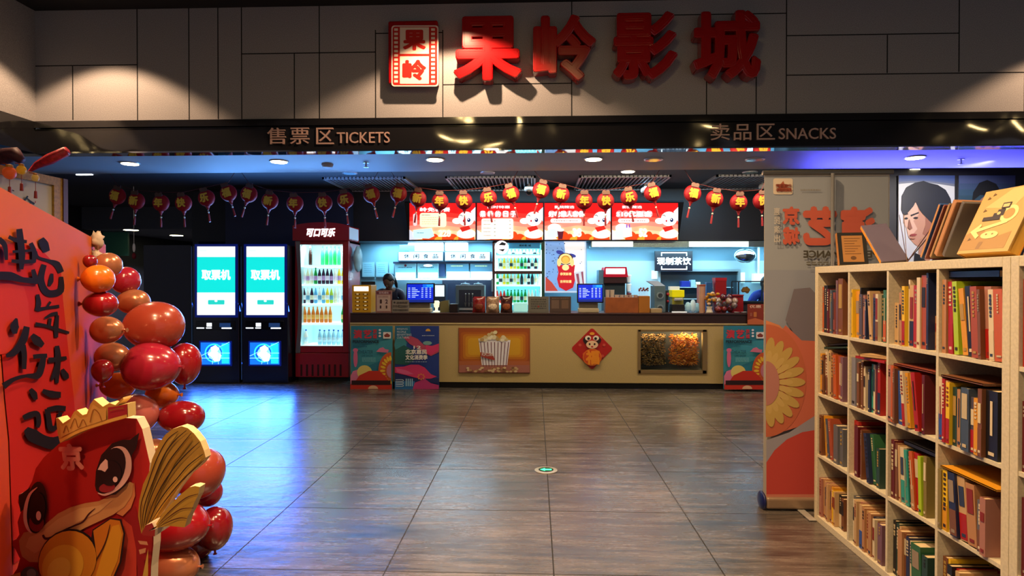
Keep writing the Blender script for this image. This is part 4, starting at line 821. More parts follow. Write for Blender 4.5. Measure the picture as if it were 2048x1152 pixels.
for q in ([(1323, 512), (1323, 505.5), (1373, 505.5), (1373, 512)], [(1323, 532.5), (1323, 538.5), (1373, 538.5), (1373, 532.5)]): 
    pr.line('#e8f0f0', [q[0], q[1]], 2).line('#e8f0f0', [(q[1][0]-1, q[1][1]), (q[2][0]+1, q[2][1])], 2).line('#e8f0f0', [q[2], q[3]], 2)
pr.out('neon_lettering', t)
q = at(1490.5, 511.5, 10.2); t = thing('convex_mirror', 'oval convex mirror on the blue back wall', 'mirror', q)
part('mirror_dome', MB().sph(q, (.165, .05, .105), n=28, m=16), M('#c8e4ee', .05, metal=1), t, smooth=True)
part('rim', MB().tube([(q.x+.17*math.cos(k*math.pi/16), q.y+.012, q.z+.11*math.sin(k*math.pi/16)) for k in range(33)], .008, 6), M('#a8ccd8', .4), t, smooth=True)
part('bracket', MB().tube([(q.x, q.y+.02, q.z), (q.x, 10.6, q.z)], .012, 8), M('#8aa0a8', .4), t)
mb = MB().tube([at(1517, 495, 10.5), at(1517, 548, 10.5)], .02, 10); solo('wall_conduit', mb, M('#d8f0f4', .4, emit=.2), 'white vertical pipe beside the convex mirror', 'pipe')
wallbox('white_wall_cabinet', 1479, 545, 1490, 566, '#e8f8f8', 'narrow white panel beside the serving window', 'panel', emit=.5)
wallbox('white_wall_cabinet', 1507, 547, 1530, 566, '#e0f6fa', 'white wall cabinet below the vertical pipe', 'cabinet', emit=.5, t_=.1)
a, b = at(1320, 622, 10.54), at(1475, 543, 10.54); t = thing('serving_window', 'steel-framed dark serving window below the tea sign', 'serving window', ((a.x+b.x)/2, 10.5, a.z))
part('opening', MB().box(a.x, b.x, 10.57, 10.588, a.z, b.z), M('#2c4450', .3), t)
part('frame', MB().box(a.x-.04, b.x+.04, 10.5, 10.585, b.z, b.z+.04).box(a.x-.04, a.x, 10.5, 10.585, a.z, b.z).box(b.x, b.x+.04, 10.5, 10.585, a.z, b.z), M('#a8ccd6', .3, metal=.4), t)
for py in (574, 597): zz_ = Z(py, 10.35); part('steel_shelf', MB().box(X(1356, 10.35), X(1466, 10.35), 10.35, 10.56, zz_-.012, zz_), M('#b8dce4', .35, metal=.2), t)
zs_ = Z(574, 10.35)
for i, (x0_, x1_, h, c, nm) in enumerate(((1363, 1380, .10, '#20308c', 'dark blue'), (1382, 1391, .12, '#8fb8dc', 'pale blue'), (1392, 1401, .085, '#ecf4c8', 'pale yellow'))):
    solo('storage_tub', MB().box(X(x0_, 10.38), X(x1_, 10.38), 10.38, 10.52, zs_, zs_+h), M(c, .4, emit=.1), '%s tub on the steel shelf of the serving window' % nm, 'tub', 'tubs in the serving window', bev=.008)
# red soda fountain
Y = 9.98; a, b = at(1207, 598, Y), at(1256, 535, Y); t = thing('soda_fountain', 'red and white topped soda fountain with stacked cups at its side', 'drinks machine', ((a.x+b.x)/2, 10.1, .936))
part('body', MB().box(a.x+.02, b.x-.03, Y+.1, Y+.5, .936, Z(565, Y)), M('#2c3e48', .4), t, bev=.01)
part('nozzle_panel', MB().box(a.x+.01, b.x-.02, Y+.02, Y+.5, Z(567, Y), Z(553, Y)), M('#3a1418', .4), t, bev=.01)
part('header', MB().prism([(a.x+.01, Y, Z(553, Y)), (b.x-.01, Y, Z(553, Y)), (b.x-.03, Y, b.z), (a.x+.03, Y, b.z)], (0, .45, 0)), M('#c01830', .35, emit=.15), t, bev=.01)
part('header_light', panel(1212, 537, 1250, 548, Y-.005, .004), M('#f4f6f6', .4, emit=1.6), t)
part('side_flap', MB().box(a.x-.07, a.x+.005, Y+.05, Y+.4, Z(570, Y), Z(540, Y)), M('#5c8494', .4), t)
for k in range(3):
    zc = 1.16+k*.145; x = X(1260, Y)
    o = solo('paper_cup', MB().lathe([(.027, 0), (.036, .1), (.04, .1), (.04, .115), (.03, .125)], (x, Y+.1, zc), 14), M('#8a4048', .5) if k == 0 else M('#e4ecec', .5, emit=.2), '%s lidded paper cup on the side of the soda fountain' % ('lowest', 'middle', 'topmost')[k], 'cup', 'cups beside the soda fountain')
solo('cup_tube', MB().tube([(X(1260, Y), Y+.19, .936), (X(1260, Y), Y+.19, 1.55)], .03, 12), M('#7c98a4', .4), 'thin cup tube behind the lidded cups', 'cup dispenser')
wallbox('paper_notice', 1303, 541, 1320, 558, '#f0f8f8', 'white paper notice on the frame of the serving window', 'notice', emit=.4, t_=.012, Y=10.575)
# ---------------------------------------------------------------- menu screens
ztm, zbm = Z(405, 9.5), Z(480, 9.85)
MP = Vector((0, 9.85, zbm)); MN = Vector((0, -(ztm-zbm), -.35)).normalized()
if MN.y > 0: MN = -MN
def menu(px0, px1, label, kind):
    t = thing('menu_screen', label, 'menu screen', (onplane((px0+px1)/2, 480, MP, MN)), 'menu screens above the back counter')
    q = [onplane(px0, 480, MP, MN), onplane(px1, 480, MP, MN), None, None]; up = Vector((0, -.35, ztm-zbm))
    q[2] = q[1]+up; q[3] = q[0]+up
    t0 = t; tcase = part('casing', MB().prism([v-MN*.004 for v in q], -MN*.05), M('#121216', .4), t)
    part('mount', MB().tube([(q[0]+q[2])/2-MN*.05, Vector(((q[0].x+q[2].x)/2, 9.96, (q[0].z+q[2].z)/2))], .03, 8), M('#121216', .4), t)
    pr = Print(MP, MN, emit=.8, step=.0012); w = px1-px0
    f = lambda u: px0+1+(w-2)*u; g = lambda v: 406+73*v
    pr.rect('#d01818', f(0), 406, f(1), 479)
    for k, c in enumerate(('#d83028', '#e05848', '#ea8a78', '#f0a880', '#f4c89c')): pr.poly(c, [(f(0), g(.3+k*.12)+6), (f(.5), g(.3+k*.12)-4), (f(1), g(.3+k*.12)+3), (f(1), g(1)), (f(0), g(1))])
    for k in range(9): pr.ell('#f0a030' if k % 3 == 0 else '#dc4418', f(.2+k*.09), g(1.0), 9+3*(k % 2), 7+5*((k*2) % 3), 0, 14, a0=180, a1=360); pr.lay -= .0010
    pr.lay += .002; pr.poly('#d4d8e8', [(f(0), g(.72)), (f(.08), g(.82)), (f(.2), g(.98)), (f(0), g(1))]).poly('#d8dcea', [(f(1), g(.1)), (f(.93), g(.22)), (f(.96), g(.4)), (f(1), g(.5))])
    # plain white baby snake
    c = f(.86); pr.ell('#f8f6ee', c, g(.82), w*.14, 9).ell('#f8f6ee', f(.72), g(.48), w*.07, 6).ell('#fcfaf4', f(.86), g(.42), w*.12, 14.5).poly('#d02820', [(f(.76), g(.66)), (f(.9), g(.6)), (f(.93), g(.7)), (f(.8), g(.78))]).ell('#f8f6ee', c, g(.86), w*.13, 7)
    pr.ell('#202858', f(.9), g(.45), 3.4, 4).ell('#ffffff', f(.895), g(.43), 1.2, 1.4).line('#202020', [(f(.76), g(.33)), (f(.785), g(.31)), (f(.805), g(.35))], 1.2).ell('#c03040', f(.82), g(.47), 1.6, 2.4)
    if kind == 0:
        pr.text('#fbe8e8', '岭免套餐', f(.16), g(.1), f(.62), g(.22), .04).rrect('#f8f0cc', f(.16), g(.25), f(.56), g(.64), 5).dashes('#4a4a30', f(.19), g(.3), f(.32), g(.33), 1, 2).dashes('#c0b080', f(.19), g(.37), f(.45), g(.6), 4, 4, h=.25)
        pr.rrect('#f4d0d0', f(.06), g(.27), f(.12), g(.6), 3).poly('#c8eef4', [(f(.06), g(.72)), (f(.34), g(.66)), (f(.38), g(.88)), (f(.3), g(.95)), (f(.07), g(.93))]).text('#fff4dc', '228', f(.44), g(.71), f(.63), g(.9), .06).dashes('#30788c', f(.12), g(.78), f(.22), g(.82), 1, 2)
    elif kind == 1:
        pr.text('#f8d8d8', '限时特惠', f(.16), g(.05), f(.5), g(.13), .03)
        for k, ch in enumerate('果岭的日子'): pr.ell('#f08080', f(.09+k*.115), g(.28), 7.2, 7.2, 0, 16); pr.lay -= .0010
        pr.up()
        for k, ch in enumerate('果岭的日子'): pr.text('#ffffff', ch, f(.05+k*.115), g(.2), f(.13+k*.115), g(.36), .05); pr.lay -= .0010
        pr.up(); pr.rrect('#f8f4e4', f(.07), g(.4), f(.55), g(.96), 4)
        for k in range(5): pr.dashes('#8a6a5a', f(.1), g(.45+k*.1), f(.22), g(.47+k*.1), 1, k, h=.7).dashes('#3a3a3a', f(.26), g(.45+k*.1), f(.29), g(.47+k*.1), 1, k, h=1).dashes('#7a5a5a', f(.49), g(.45+k*.1), f(.52), g(.47+k*.1), 1, k, h=1); pr.lay -= .002
        pr.lay += .012
    else:
        s = '好吃懒人套餐' if kind == 2 else '510优惠套'
        pr.text('#f8d8d8', '影院精选', f(.15), g(.05), f(.45), g(.13), .03)
        for k in range(6): pr.ell('#f08080', f(.11+k*.09), g(.28), 7, 7.2, 0, 16); pr.lay -= .0010
        pr.up(); pr.text('#ffffff', s, f(.06), g(.2), f(.6), g(.36), .05).rrect('#fdf4ec', f(.09), g(.4), f(.56), g(.52), 4).dashes('#a06060', f(.14), g(.45), f(.5), g(.48), 1, 3, h=.6)
        pr.ell('#f8f8f4', f(.15), g(.66), w*.1, 9).ell('#d0e8ec', f(.13), g(.8), w*.1, 9)
        if kind == 2: pr.poly('#5a2030', [(f(.19), g(.72)), (f(.29), g(.72)), (f(.27), g(.96)), (f(.21), g(.96))]).ell('#fff8f0', f(.24), g(.71), w*.055, 3).text('#fff8ec', '38', f(.42), g(.66), f(.56), g(.9), .06)
        else: pr.rect('#8a58b8', f(.21), g(.55), f(.23), g(.66)).rect('#8a58b8', f(.25), g(.55), f(.27), g(.66)).poly('#f4fafa', [(f(.17), g(.66)), (f(.29), g(.64)), (f(.3), g(.88)), (f(.18), g(.92))]).text('#fff4e4', '52', f(.4), g(.66), f(.53), g(.9), .06)
    pr.out('screen_image', tcase)
menu(818, 952, 'red menu screen with 228 price, first above the back counter', 0)
menu(953, 1087, 'red menu screen with a white price list panel, second from the cooler', 1)
menu(1088, 1222, 'red menu screen with popcorn and cup, third from the cooler', 2)
menu(1223, 1357, 'red menu screen with the price 52, nearest the snack side', 3)
# ---------------------------------------------------------------- bookcases
SX, SD, SF, SN, SH = 1.71, .38, 3.825, 2.281, 1.545
CW_, TK, TI = .355, .038, .016
WB = M('#c6bba0', .5, noise=.12, nscale=90); WBI = M('#b49a74', .55)
def bookcase(yfar, label):
    yn = yfar-SH; t = thing('bookcase', label, 'bookcase', (SX+SD/2, (yfar+yn)/2, 0), 'white grid bookcases')
    part('side_panel', MB().box(SX, SX+SD, yfar-TK, yfar, 0, SH), WB, t, bev=.002); part('side_panel', MB().box(SX, SX+SD, yn, yn+TK, 0, SH), WB, t, bev=.002)
    part('top_panel', MB().box(SX, SX+SD, yn+TK, yfar-TK, SH-TK, SH), WB, t, bev=.002); part('bottom_panel', MB().box(SX, SX+SD, yn+TK, yfar-TK, 0, TK), WB, t, bev=.002)
    for k in range(1, 4):
        z = SH-TK-k*CW_-(k-1)*TI; part('shelf_board', MB().box(SX+.003, SX+SD, yn+TK, yfar-TK, z-TI, z), WB, t)
        y = yfar-TK-k*CW_-(k-1)*TI
        part('divider', MB().box(SX+.002, SX+SD, y-TI, y, TK, SH-TK), WB, t)
    part('back_board', MB().box(SX+SD, SX+SD+.006, yn, yfar, 0, SH), WB, t)
bookcase(SF, 'white four-by-four bookcase full of books beside the roll-up banner')
bookcase(SN-.003, 'white bookcase joined to the end of the full one, only its first column in view')
CN = {'or': ('#b0501e', 'orange brown'), 'bk': ('#16151a', 'black'), 'ma': ('#581418', 'maroon'), 'gy': ('#5a5a60', 'grey'), 'rb': ('#7e3a2c', 'red brown'), 'mv': ('#6c4a58', 'mauve'), 'br': ('#6e4226', 'brown'),
      'go': ('#c88a1c', 'gold'), 'ye': ('#d8b020', 'yellow'), 'nv': ('#1c2444', 'navy'), 'pg': ('#4c4450', 'purple grey'), 'wh': ('#c8b898', 'white'), 'cr': ('#b8966a', 'cream'), 'gr': ('#2c5c38', 'green'), 'dg': ('#1e3a30', 'dark green'),
      'ol': ('#7a6a34', 'olive'), 're': ('#9c1812', 'red'), 'ta': ('#a87850', 'tan'), 'li': ('#9cb820', 'lime green'), 'tc': ('#964428', 'terracotta'), 'la': ('#74727c', 'lavender grey'), 'te': ('#2c8c80', 'teal'),
      'bl': ('#2c4c94', 'blue'), 'pk': ('#9c6a5c', 'dusty pink'), 'sl': ('#3c4a5c', 'slate')}
BM = {}
RN = ['topmost', 'second', 'third', 'lowest']; CNM = ['farthest', 'second', 'third', 'nearest']
def book(c, t, h, d, x, y, z, lean, label, group, seed, c2=None, spine=True):
    """upright book: spine towards -X; y is its far edge at the foot; leans with its top towards the far end"""
    rnd = random.Random(seed); R = Matrix.Rotation(-lean, 3, 'X'); o = Vector((x, y, z))
    def bx(mb, x0, x1, y0, y1, z0, z1):
        cc = Vector(((x0+x1)/2, (y0+y1)/2, (z0+z1)/2)); return mb.obox(o+R @ cc, (x1-x0, y1-y0, z1-z0), R)
    mat = M(CN[c][0], .45)
    mb = MB(); cv = min(.003, t*.15)
    bx(mb, 0, cv, -t, 0, 0, h); bx(mb, cv, d, -cv, 0, 0, h); bx(mb, cv, d, -t, -t+cv, 0, h)
    mats = [mat]
    b = part('book', mb, mats, None, org=(x, y-t/2, z)); tag(b, label, 'book', group)
    pg = MB(); bx(pg, cv+.0005, d-.004, -t+cv, -cv, .003, h-.004); part('page_block', pg, M('#cbb48a', .8), b)
    if spine:
        mb = MB(); tw = t*.55; k = 0; zt = h*.93; zb2 = h*rnd.uniform(.3, .55)
        if c2:
            bx(mb, -.0012, -.0002, -t*.98, -t*.02, 0.001, h*rnd.uniform(.35, .5)) if False else bx(mb, -.0012, -.0002, -t*.98, -t*.02, h*.02, h*.42)
        ink = rnd.choice(('#b8a888', '#20181a', '#a08040', '#8a7a68', '#c8b898')) if c not in ('wh', 'cr', 'ta', 'ye', 'li', 'pk') else rnd.choice(('#2a1c18', '#7a2018', '#28344c'))
        mb.mat(1); zz = zt; g = min(tw, .016); st = rnd.choice('ggggbbrn')
        if st == 'g':
            g = min(tw, rnd.uniform(.008, .016)); gap = rnd.uniform(1.1, 1.5); n_ = rnd.randint(3, 8)
            while zz > h*.3 and k < n_:
                gg = g*rnd.uniform(.75, 1); q_ = g*rnd.uniform(.5, 1); bx(mb, -.0022, -.0013, -t/2-gg/2, -t/2+gg/2, zz-q_, zz); zz -= g*gap; k += 1
        elif st == 'b': bx(mb, -.0022, -.0013, -t*.85, -t*.15, h*rnd.uniform(.45, .6), h*rnd.uniform(.75, .92))
        elif st == 'r': bx(mb, -.0022, -.0013, -t*.6, -t*.4, h*.35, h*.85)
        bx(mb, -.0022, -.0013, -t*.75, -t*.25, h*.06, h*.06+g*.8)
        part('spine_print', mb, [M(CN[c2][0], .45) if c2 else mat, M(ink, .5)], b)
    return b
# (colour, thickness, height, lean, colour 2) from the far end of each cell
Q = {
 (0, 0): 'or,.028,.27 cr,.012,.15,0,bk bk,.045,.28 ma,.022,.26 gy,.016,.255 sl,.018,.25 gy,.016,.24 rb,.024,.24 mv,.024,.31 br,.052,.32',
 (0, 1): 'ye,.012,.26 go,.042,.25,.03 bk,.012,.27 pg,.03,.235 pk,.02,.23 nv,.012,.21 cr,.026,.25,.1 br,.03,.24 nv,.024,.22 wh,.024,.24,0,br dg,.03,.235 gr,.026,.26,0,or',
 (0, 2): 'cr,.034,.2 ol,.036,.235 ta,.018,.25,.02 ye,.022,.28,.01,re wh,.012,.31 cr,.032,.285,0,nv re,.036,.285 wh,.024,.32 tc,.034,.33 nv,.014,.34 ta,.028,.15',
 (0, 3): 'ta,.026,.31 re,.03,.30,.02,re li,.028,.30,.06 go,.03,.27,.12 bk,.036,.28,.09 tc,.036,.28,.05 br,.016,.27,.04 pk,.036,.28,.04,re wh,.026,.27,.04,wh or,.046,.27,.05',
 (1, 0): 'go,.03,.24 br,.022,.235 nv,.026,.24 wh,.022,.26,.04,br cr,.02,.27,.05 br,.032,.26 or,.036,.25,.05 tc,.044,.25 mv,.03,.25',
 (1, 1): 'la,.042,.26 wh,.018,.24 br,.024,.24 cr,.02,.255 br,.02,.25 wh,.018,.23 mv,.026,.21,0,bk nv,.018,.22 te,.022,.25 wh,.018,.25 ma,.02,.25 re,.024,.27,0,nv',
 (1, 2): 'pk,.03,.27 or,.022,.27 br,.016,.26 bl,.046,.25,.03 wh,.022,.255,.1,re go,.022,.25,.1 cr,.02,.25,.2 re,.03,.26,.14 ma,.02,.26',
 (1, 3): 'wh,.022,.27,.02,bl re,.018,.265 cr,.014,.26 ye,.022,.255,0,re dg,.026,.24 ta,.024,.235 dg,.02,.24 sl,.044,.25 pg,.022,.22,0,re go,.024,.22 br,.022,.26,0,br bk,.06,.26',
 (2, 0): 'br,.03,.24 go,.018,.24,.12 sl,.028,.225,.14 wh,.02,.22,.16 tc,.036,.235,.16 gy,.05,.22 gy,.04,.21',
 (2, 1): 're,.044,.29 ma,.036,.27 ma,.018,.26 br,.014,.26 wh,.022,.22,.06,re nv,.028,.25,.14 gr,.034,.25,.14 dg,.03,.2',
 (2, 2): 'ma,.028,.28 br,.024,.27 cr,.016,.265,.04 wh,.03,.26,.06,te te,.024,.255,.08 dg,.02,.25,.08 or,.026,.26,.1,ta re,.034,.26,.1 li,.022,.26,.04 ol,.022,.27',
 (2, 3): 'ol,.022,.25 ye,.03,.26,0,go wh,.016,.25,.04 nv,.042,.255,.08,br cr,.044,.255,.1,re ta,.05,.24,.08 gy,.03,.2,0,br pk,.03,.22',
 (3, 0): 'pk,.03,.23 ta,.02,.23 cr,.018,.225 pk,.02,.22 cr,.018,.22 ta,.02,.22 go,.022,.215 ye,.014,.2 cr,.018,.2 bk,.036,.19,0,wh br,.03,.18',
 (3, 1): 'gy,.028,.25 wh,.016,.24 cr,.024,.24 pk,.022,.24 cr,.03,.235,0,bl ta,.024,.23 cr,.024,.22 ta,.03,.22 nv,.018,.21 wh,.02,.205 br,.022,.2 mv,.04,.2',
 (3, 2): 'bk,.026,.26 dg,.026,.255 cr,.016,.25 ta,.034,.24 br,.02,.235 nv,.026,.23 wh,.02,.22 gr,.07,.22,.04 dg,.04,.2',
 (3, 3): 'br,.03,.25 ye,.014,.25 bk,.03,.235,0,wh re,.02,.23 cr,.026,.23 ta,.03,.22 wh,.02,.215 br,.05,.21 cr,.04,.2',
}
for (r, c), spec in Q.items():
    y = SF-TK-c*(CW_+TI)-.003; z = SH-TK-(r+1)*CW_-r*TI; items = []; prev = 0
    for i, s in enumerate(spec.split()):
        f = s.split(','); items.append((f[0], float(f[1]), float(f[2]), float(f[3]) if len(f) > 3 else 0, f[4] if len(f) > 4 else None))
    ynear = y-CW_+.006; rnd = random.Random(r*7+c); out_ = .0
    sc = min(1, (CW_-.012)/(sum(i[1]/math.cos(i[3]) for i in items)+max([i[3]*i[2] for i in items])))
    for i, (cc, t_, h, ln, c2) in enumerate(items):
        t_ *= sc
        if ln > prev: y -= h*math.sin(ln)-h*math.sin(prev)
        zz = z+t_*math.sin(ln)*1.0+.0006
        x = SX+rnd.uniform(.008, .03)+(.03 if h < .2 else 0)-(.02 if (r, c) in ((2, 3), (1, 3), (1, 2)) else 0)
        h = min(h, .345)
        book(cc, t_-.0008, h, min(.24, h*.72), x, y-.0004, zz, ln, '%s book, %s from the far end, %s shelf, %s column' % (CN[cc][1], ORD[i], RN[r], CNM[c]), 'books in the %s shelf, %s column' % (RN[r], CNM[c]), r*100+c*20+i, c2)
        y -= t_/math.cos(ln); prev = ln
# second bookcase: first column
y2 = SN-.003-TK-.004
for r, spec in enumerate(('re,.04,.31 re,.03,.29 or,.03,.28 br,.04,.28', 'ma,.022,.25 gy,.03,.24 la,.024,.24 sl,.024,.23 nv,.03,.23 br,.04,.25', 'ma,.04,.28 re,.03,.27 cr,.03,.26 ta,.03,.26 or,.03,.25', 'br,.04,.25 re,.03,.24 cr,.04,.24')):
    y = y2; z = SH-TK-(r+1)*CW_-r*TI+.0005
    for i, s in enumerate(spec.split()):
        cc, t_, h = s.split(','); t_, h = float(t_), float(h)
        book(cc, t_-.001, h, h*.72, SX+.012+.012*((i*3) % 4)/2, y, z, 0, '%s book, %s from the joint, %s shelf of the second bookcase' % (CN[cc][1], ORD[i], RN[r]), 'books in the second bookcase', 900+r*10+i); y -= t_
# books lying flat over the rows
def flatbook(c, x0, x1, y0, y1, z, t_, label, tilt=0, rz=0):
    R = Matrix.Rotation(tilt, 3, 'X') @ Matrix.Rotation(rz, 3, 'Z'); cc = Vector(((x0+x1)/2, (y0+y1)/2, z+t_/2+abs(math.sin(tilt))*(y1-y0)/2)); mb = MB()
    sx, sy = x1-x0, y1-y0
    for zz in (-1, 1): mb.obox(cc+R @ Vector((0, 0, zz*(t_/2-.0015))), (sx, sy, .003), R)
    mb.obox(cc+R @ Vector((-sx/2+.0015, 0, 0)), (.003, sy, t_), R)
    b = part('book', mb, M(CN[c][0], .45), None, org=cc); tag(b, label, 'book', 'books lying flat on the upright rows')
    part('page_block', MB().obox(cc+R @ Vector((.002, 0, 0)), (sx-.006, sy-.006, t_-.0065), R), M('#cbb48a', .8), b)
def cellz(r): return SH-TK-(r+1)*CW_-r*TI
def cellf(c): return SF-TK-c*(CW_+TI)
flatbook('nv', SX+.03, SX+.25, cellf(3)-.30, cellf(3)-.02, cellz(0)+.3165, .03, 'dark navy folder lying flat over the topmost nearest books')
flatbook('dg', SX+.02, SX+.2, cellf(0)-.30, cellf(0)-.04, cellz(1)+.27, .014, 'thin dark green book lying tilted over the second shelf far column', tilt=-.12)
flatbook('bk', SX+.03, SX+.2, cellf(0)-.31, cellf(0)-.06, cellz(1)+.292, .012, 'thin black book lying tilted on the dark green one', tilt=-.12)
flatbook('re', SX-.01, SX+.18, cellf(1)-.33, cellf(1)-.10, cellz(1)+.2715, .012, 'red book lying over the second shelf, second column', rz=.1)
flatbook('cr', SX-.015, SX+.17, cellf(1)-.29, cellf(1)-.14, cellz(1)+.288, .014, 'cream edged book lying askew on the red one', rz=.5)
flatbook('rb', SX+.01, SX+.2, cellf(2)-.32, cellf(2)-.03, cellz(1)+.272, .010, 'flat red brown magazine over the second shelf, third column')
flatbook('br', SX+.0, SX+.2, cellf(3)-.26, cellf(3)-.02, cellz(1)+.272, .010, 'flat brown magazine over the second shelf, nearest column')
flatbook('bk', SX+.02, SX+.22, cellf(2)-.33, cellf(2)-.1, cellz(2)+.282, .02, 'black folder lying over the third shelf, third column')
flatbook('go', SX+.0, SX+.22, cellf(3)-.33, cellf(3)-.02, cellz(2)+.262, .008, 'thin yellow magazine over the third shelf, nearest column')
# ---------------------------------------------------------------- things on the bookcase
TOPZ = SH
def leaner(name, label, cat, x, y, w, h, t_, lean, rz, cover, edge, draw=None, group=None, pages='#cbb48a'):
    """slab facing the aisle and leaning back: width along its own U, height up its own V"""
    R = Matrix.Rotation(rz, 3, 'Z') @ Matrix.Rotation(lean, 3, 'X')
    o = Vector((x, y, TOPZ+.001)); U, N_, V = R @ Vector((1, 0, 0)), R @ Vector((0, 1, 0)), R @ Vector((0, 0, 1))
    low = min((o+U*a+N_*b).z for a in (-w/2, w/2) for b in (0, t_)); o.z += TOPZ+.001-low
    t = thing(name, label, cat, o, group)
    def bx(x0, x1, y0, y1, z0, z1): return MB().obox(o+U*(x0+x1)/2+N_*(y0+y1)/2+V*(z0+z1)/2, (x1-x0, y1-y0, z1-z0), R)
    tc_ = part('front_cover', bx(-w/2, w/2, 0, .003, 0, h), M(cover, .4), t); part('back_cover', bx(-w/2, w/2, t_-.003, t_, 0, h), M(edge, .4), t)
    part('page_block', bx(-w/2+.003, w/2-.003, .003, t_-.003, .003, h-.003), M(pages, .7), t)
    part('spine', bx(-w/2-.002, -w/2+.001, 0, t_, 0, h), M(edge, .4), t)
    if draw:
        mb = MB(); cols = []
        def q(c, pts, k=0):
            if c not in cols: cols.append(c)
            mb.mat(cols.index(c)); mb.add([o+U*(u-.5)*w+V*v*h-N_*(.0008+.0006*k) for u, v in pts], [tuple(range(len(pts)))])
        draw(q); part('cover_print', mb, [M(c, .45) for c in cols], tc_)
def el(cx, cy, rx, ry, n=16): return [(cx+rx*math.cos(2*math.pi*k/n), cy+ry*math.sin(2*math.pi*k/n)) for k in range(n)]
def dk(q):
    q('#0d0c0e', [(.02, .02), (.98, .02), (.98, .98), (.02, .98)]); q('#9c6c38', [(.14, .08), (.86, .08), (.86, .90), (.14, .90)], 1)
    for k in range(7): q('#6a4420', [(.22, .82-k*.08), (.78-.1*(k % 3), .82-k*.08), (.78-.1*(k % 3), .80-k*.08), (.22, .80-k*.08)], 2)
    q('#5a3a1c', el(.5, .2, .1, .06), 2); q('#2a2a2e', el(.5, .94, .03, .012), 1)
leaner('framed_notice', 'black-framed tan notice like a tablet standing on the far end of the bookcase', 'notice', 1.86, 3.66, .155, .20, .03, -.3, -.18, '#0d0c0e', '#a87038', dk)
def dp(q):
    q('#6a6078', [(0, 0), (1, 0), (1, 1), (0, 1)]); q('#4c4668', [(0, .5), (.5, 1), (1, .8), (1, .55), (.4, .3)], 1); q('#b87040', [(.2, .1), (.5, .2), (.9, .05), (.9, .0), (.2, 0)], 1); q('#8a7a90', [(.1, .75), (.3, .9), (.35, .7)], 2)

# open magazine and leaning volumes
t = thing('open_magazine', 'open brown magazine standing splayed on the bookcase in front of the portrait', 'magazine', (1.86, 3.06, TOPZ))
for a_, c in ((.62, '#2a1c18'), (.54, '#6a4030'), (-.06, '#9a8478'), (-.14, '#5a4438')):
    part('leaf', MB().obox((1.83+.86*math.sin(a_)*.115, 3.10-.5*math.sin(a_)*.115, TOPZ+.004+math.cos(a_)*.115), (.18, .002, .23), Matrix.Rotation(1.04, 3, 'Z') @ Matrix.Rotation(a_, 3, 'X')), M(c, .4), t)
def slab(c, y, h, t_, ln, x, w, label, name='book', page='#b08050'):
    R = Matrix.Rotation(-ln, 3, 'X') @ Matrix.Rotation(-.12, 3, 'Z'); o = Vector((x, y, TOPZ+.001+t_*math.sin(abs(ln))))
    b = part(name, MB().obox(o+R @ Vector((0, t_/2, h/2)), (w, t_, h), R), M(c, .45), None, org=o, bev=.002); tag(b, label, 'book', 'books leaning on the bookcase top')
    part('page_block', MB().obox(o+R @ Vector((-.001, t_/2, h/2)), (w, t_*.8, h-.01), R), M(page, .7), b)
slab('#5c5468', 3.18, .285, .02, .78, 1.82, .13, 'purple picture book with orange spine leaning next to the framed notice', name='picture_book', page='#d08a1c')
slab('#2a4a80', 2.905, .27, .016, -.52, 1.88, .19, 'blue book leaning on the bookcase before the portrait')
slab('#7a3a34', 2.875, .265, .010, -.52, 1.88, .19, 'red brown thin book leaning behind the blue one', page='#8a6050')
slab('#6a5840', 2.845, .262, .016, -.52, 1.88, .18, 'olive brown book leaning in the slanting row', page='#9c7850')
slab('#a0704c', 2.805, .26, .03, -.52, 1.88, .18, 'thick tan book leaning in the slanting row', page='#a87850')
slab('#5c5654', 2.77, .255, .022, -.52, 1.89, .18, 'dark grey book leaning last in the slanting row', page='#5a5450')
def dt(q):
    q('#b8985c', [(0, 0), (1, 0), (1, 1), (0, 1)]); q('#cbb074', [(.15, .72), (.55, .98), (.95, .98), (.7, .66)], 1); q('#a07c48', [(.0, .3), (.3, .42), (.5, .2), (.9, .3), (.9, .05), (0, .05)], 1)
    q('#e0d090', el(.70, .58, .16, .13), 2); q('#a88850', el(.70, .58, .10, .08), 3); q('#e0d090', [(.18, .32), (.74, .44), (.76, .49), (.18, .38)], 3); q('#e0d090', [(.08, .34), (.24, .46), (.27, .42), (.18, .35), (.30, .27), (.26, .22)], 4)
    q('#2c2630', [(.22, .50), (.56, .50), (.56, .56), (.22, .56)], 4); q('#2c2630', [(.40, .56), (.60, .56), (.60, .66), (.46, .66), (.46, .61), (.40, .61)], 4); q('#2c2630', [(.50, .67), (.66, .67), (.66, .76), (.50, .76)], 4); q('#cdb880', [(.52, .69), (.64, .69), (.64, .74), (.52, .74)], 5); q('#cdb880', el(.50, .60, .035, .025), 5)
    q('#d8cc90', el(.50, .27, .17, .06), 3); q('#8a6c3c', el(.44, .28, .02, .012), 4); q('#8a6c3c', el(.56, .28, .02, .012), 4); q('#8a6a44', [(.34, .06), (.42, .06), (.44, .17), (.36, .17)], 2)
    for u, v in ((.12, .85), (.15, .65), (.1, .2), (.2, .9)): q('#6a5030', [(u, v), (u+.07, v+.02), (u+.02, v+.05)], 3)
leaner('large_picture_book', 'large thick tan book with a cartoon machine cover standing over the nearest column', 'book', 1.755, 2.49, .25, .285, .05, -.45, -1.5, '#b8985c', '#b87c28', dt, pages='#d8a23c')
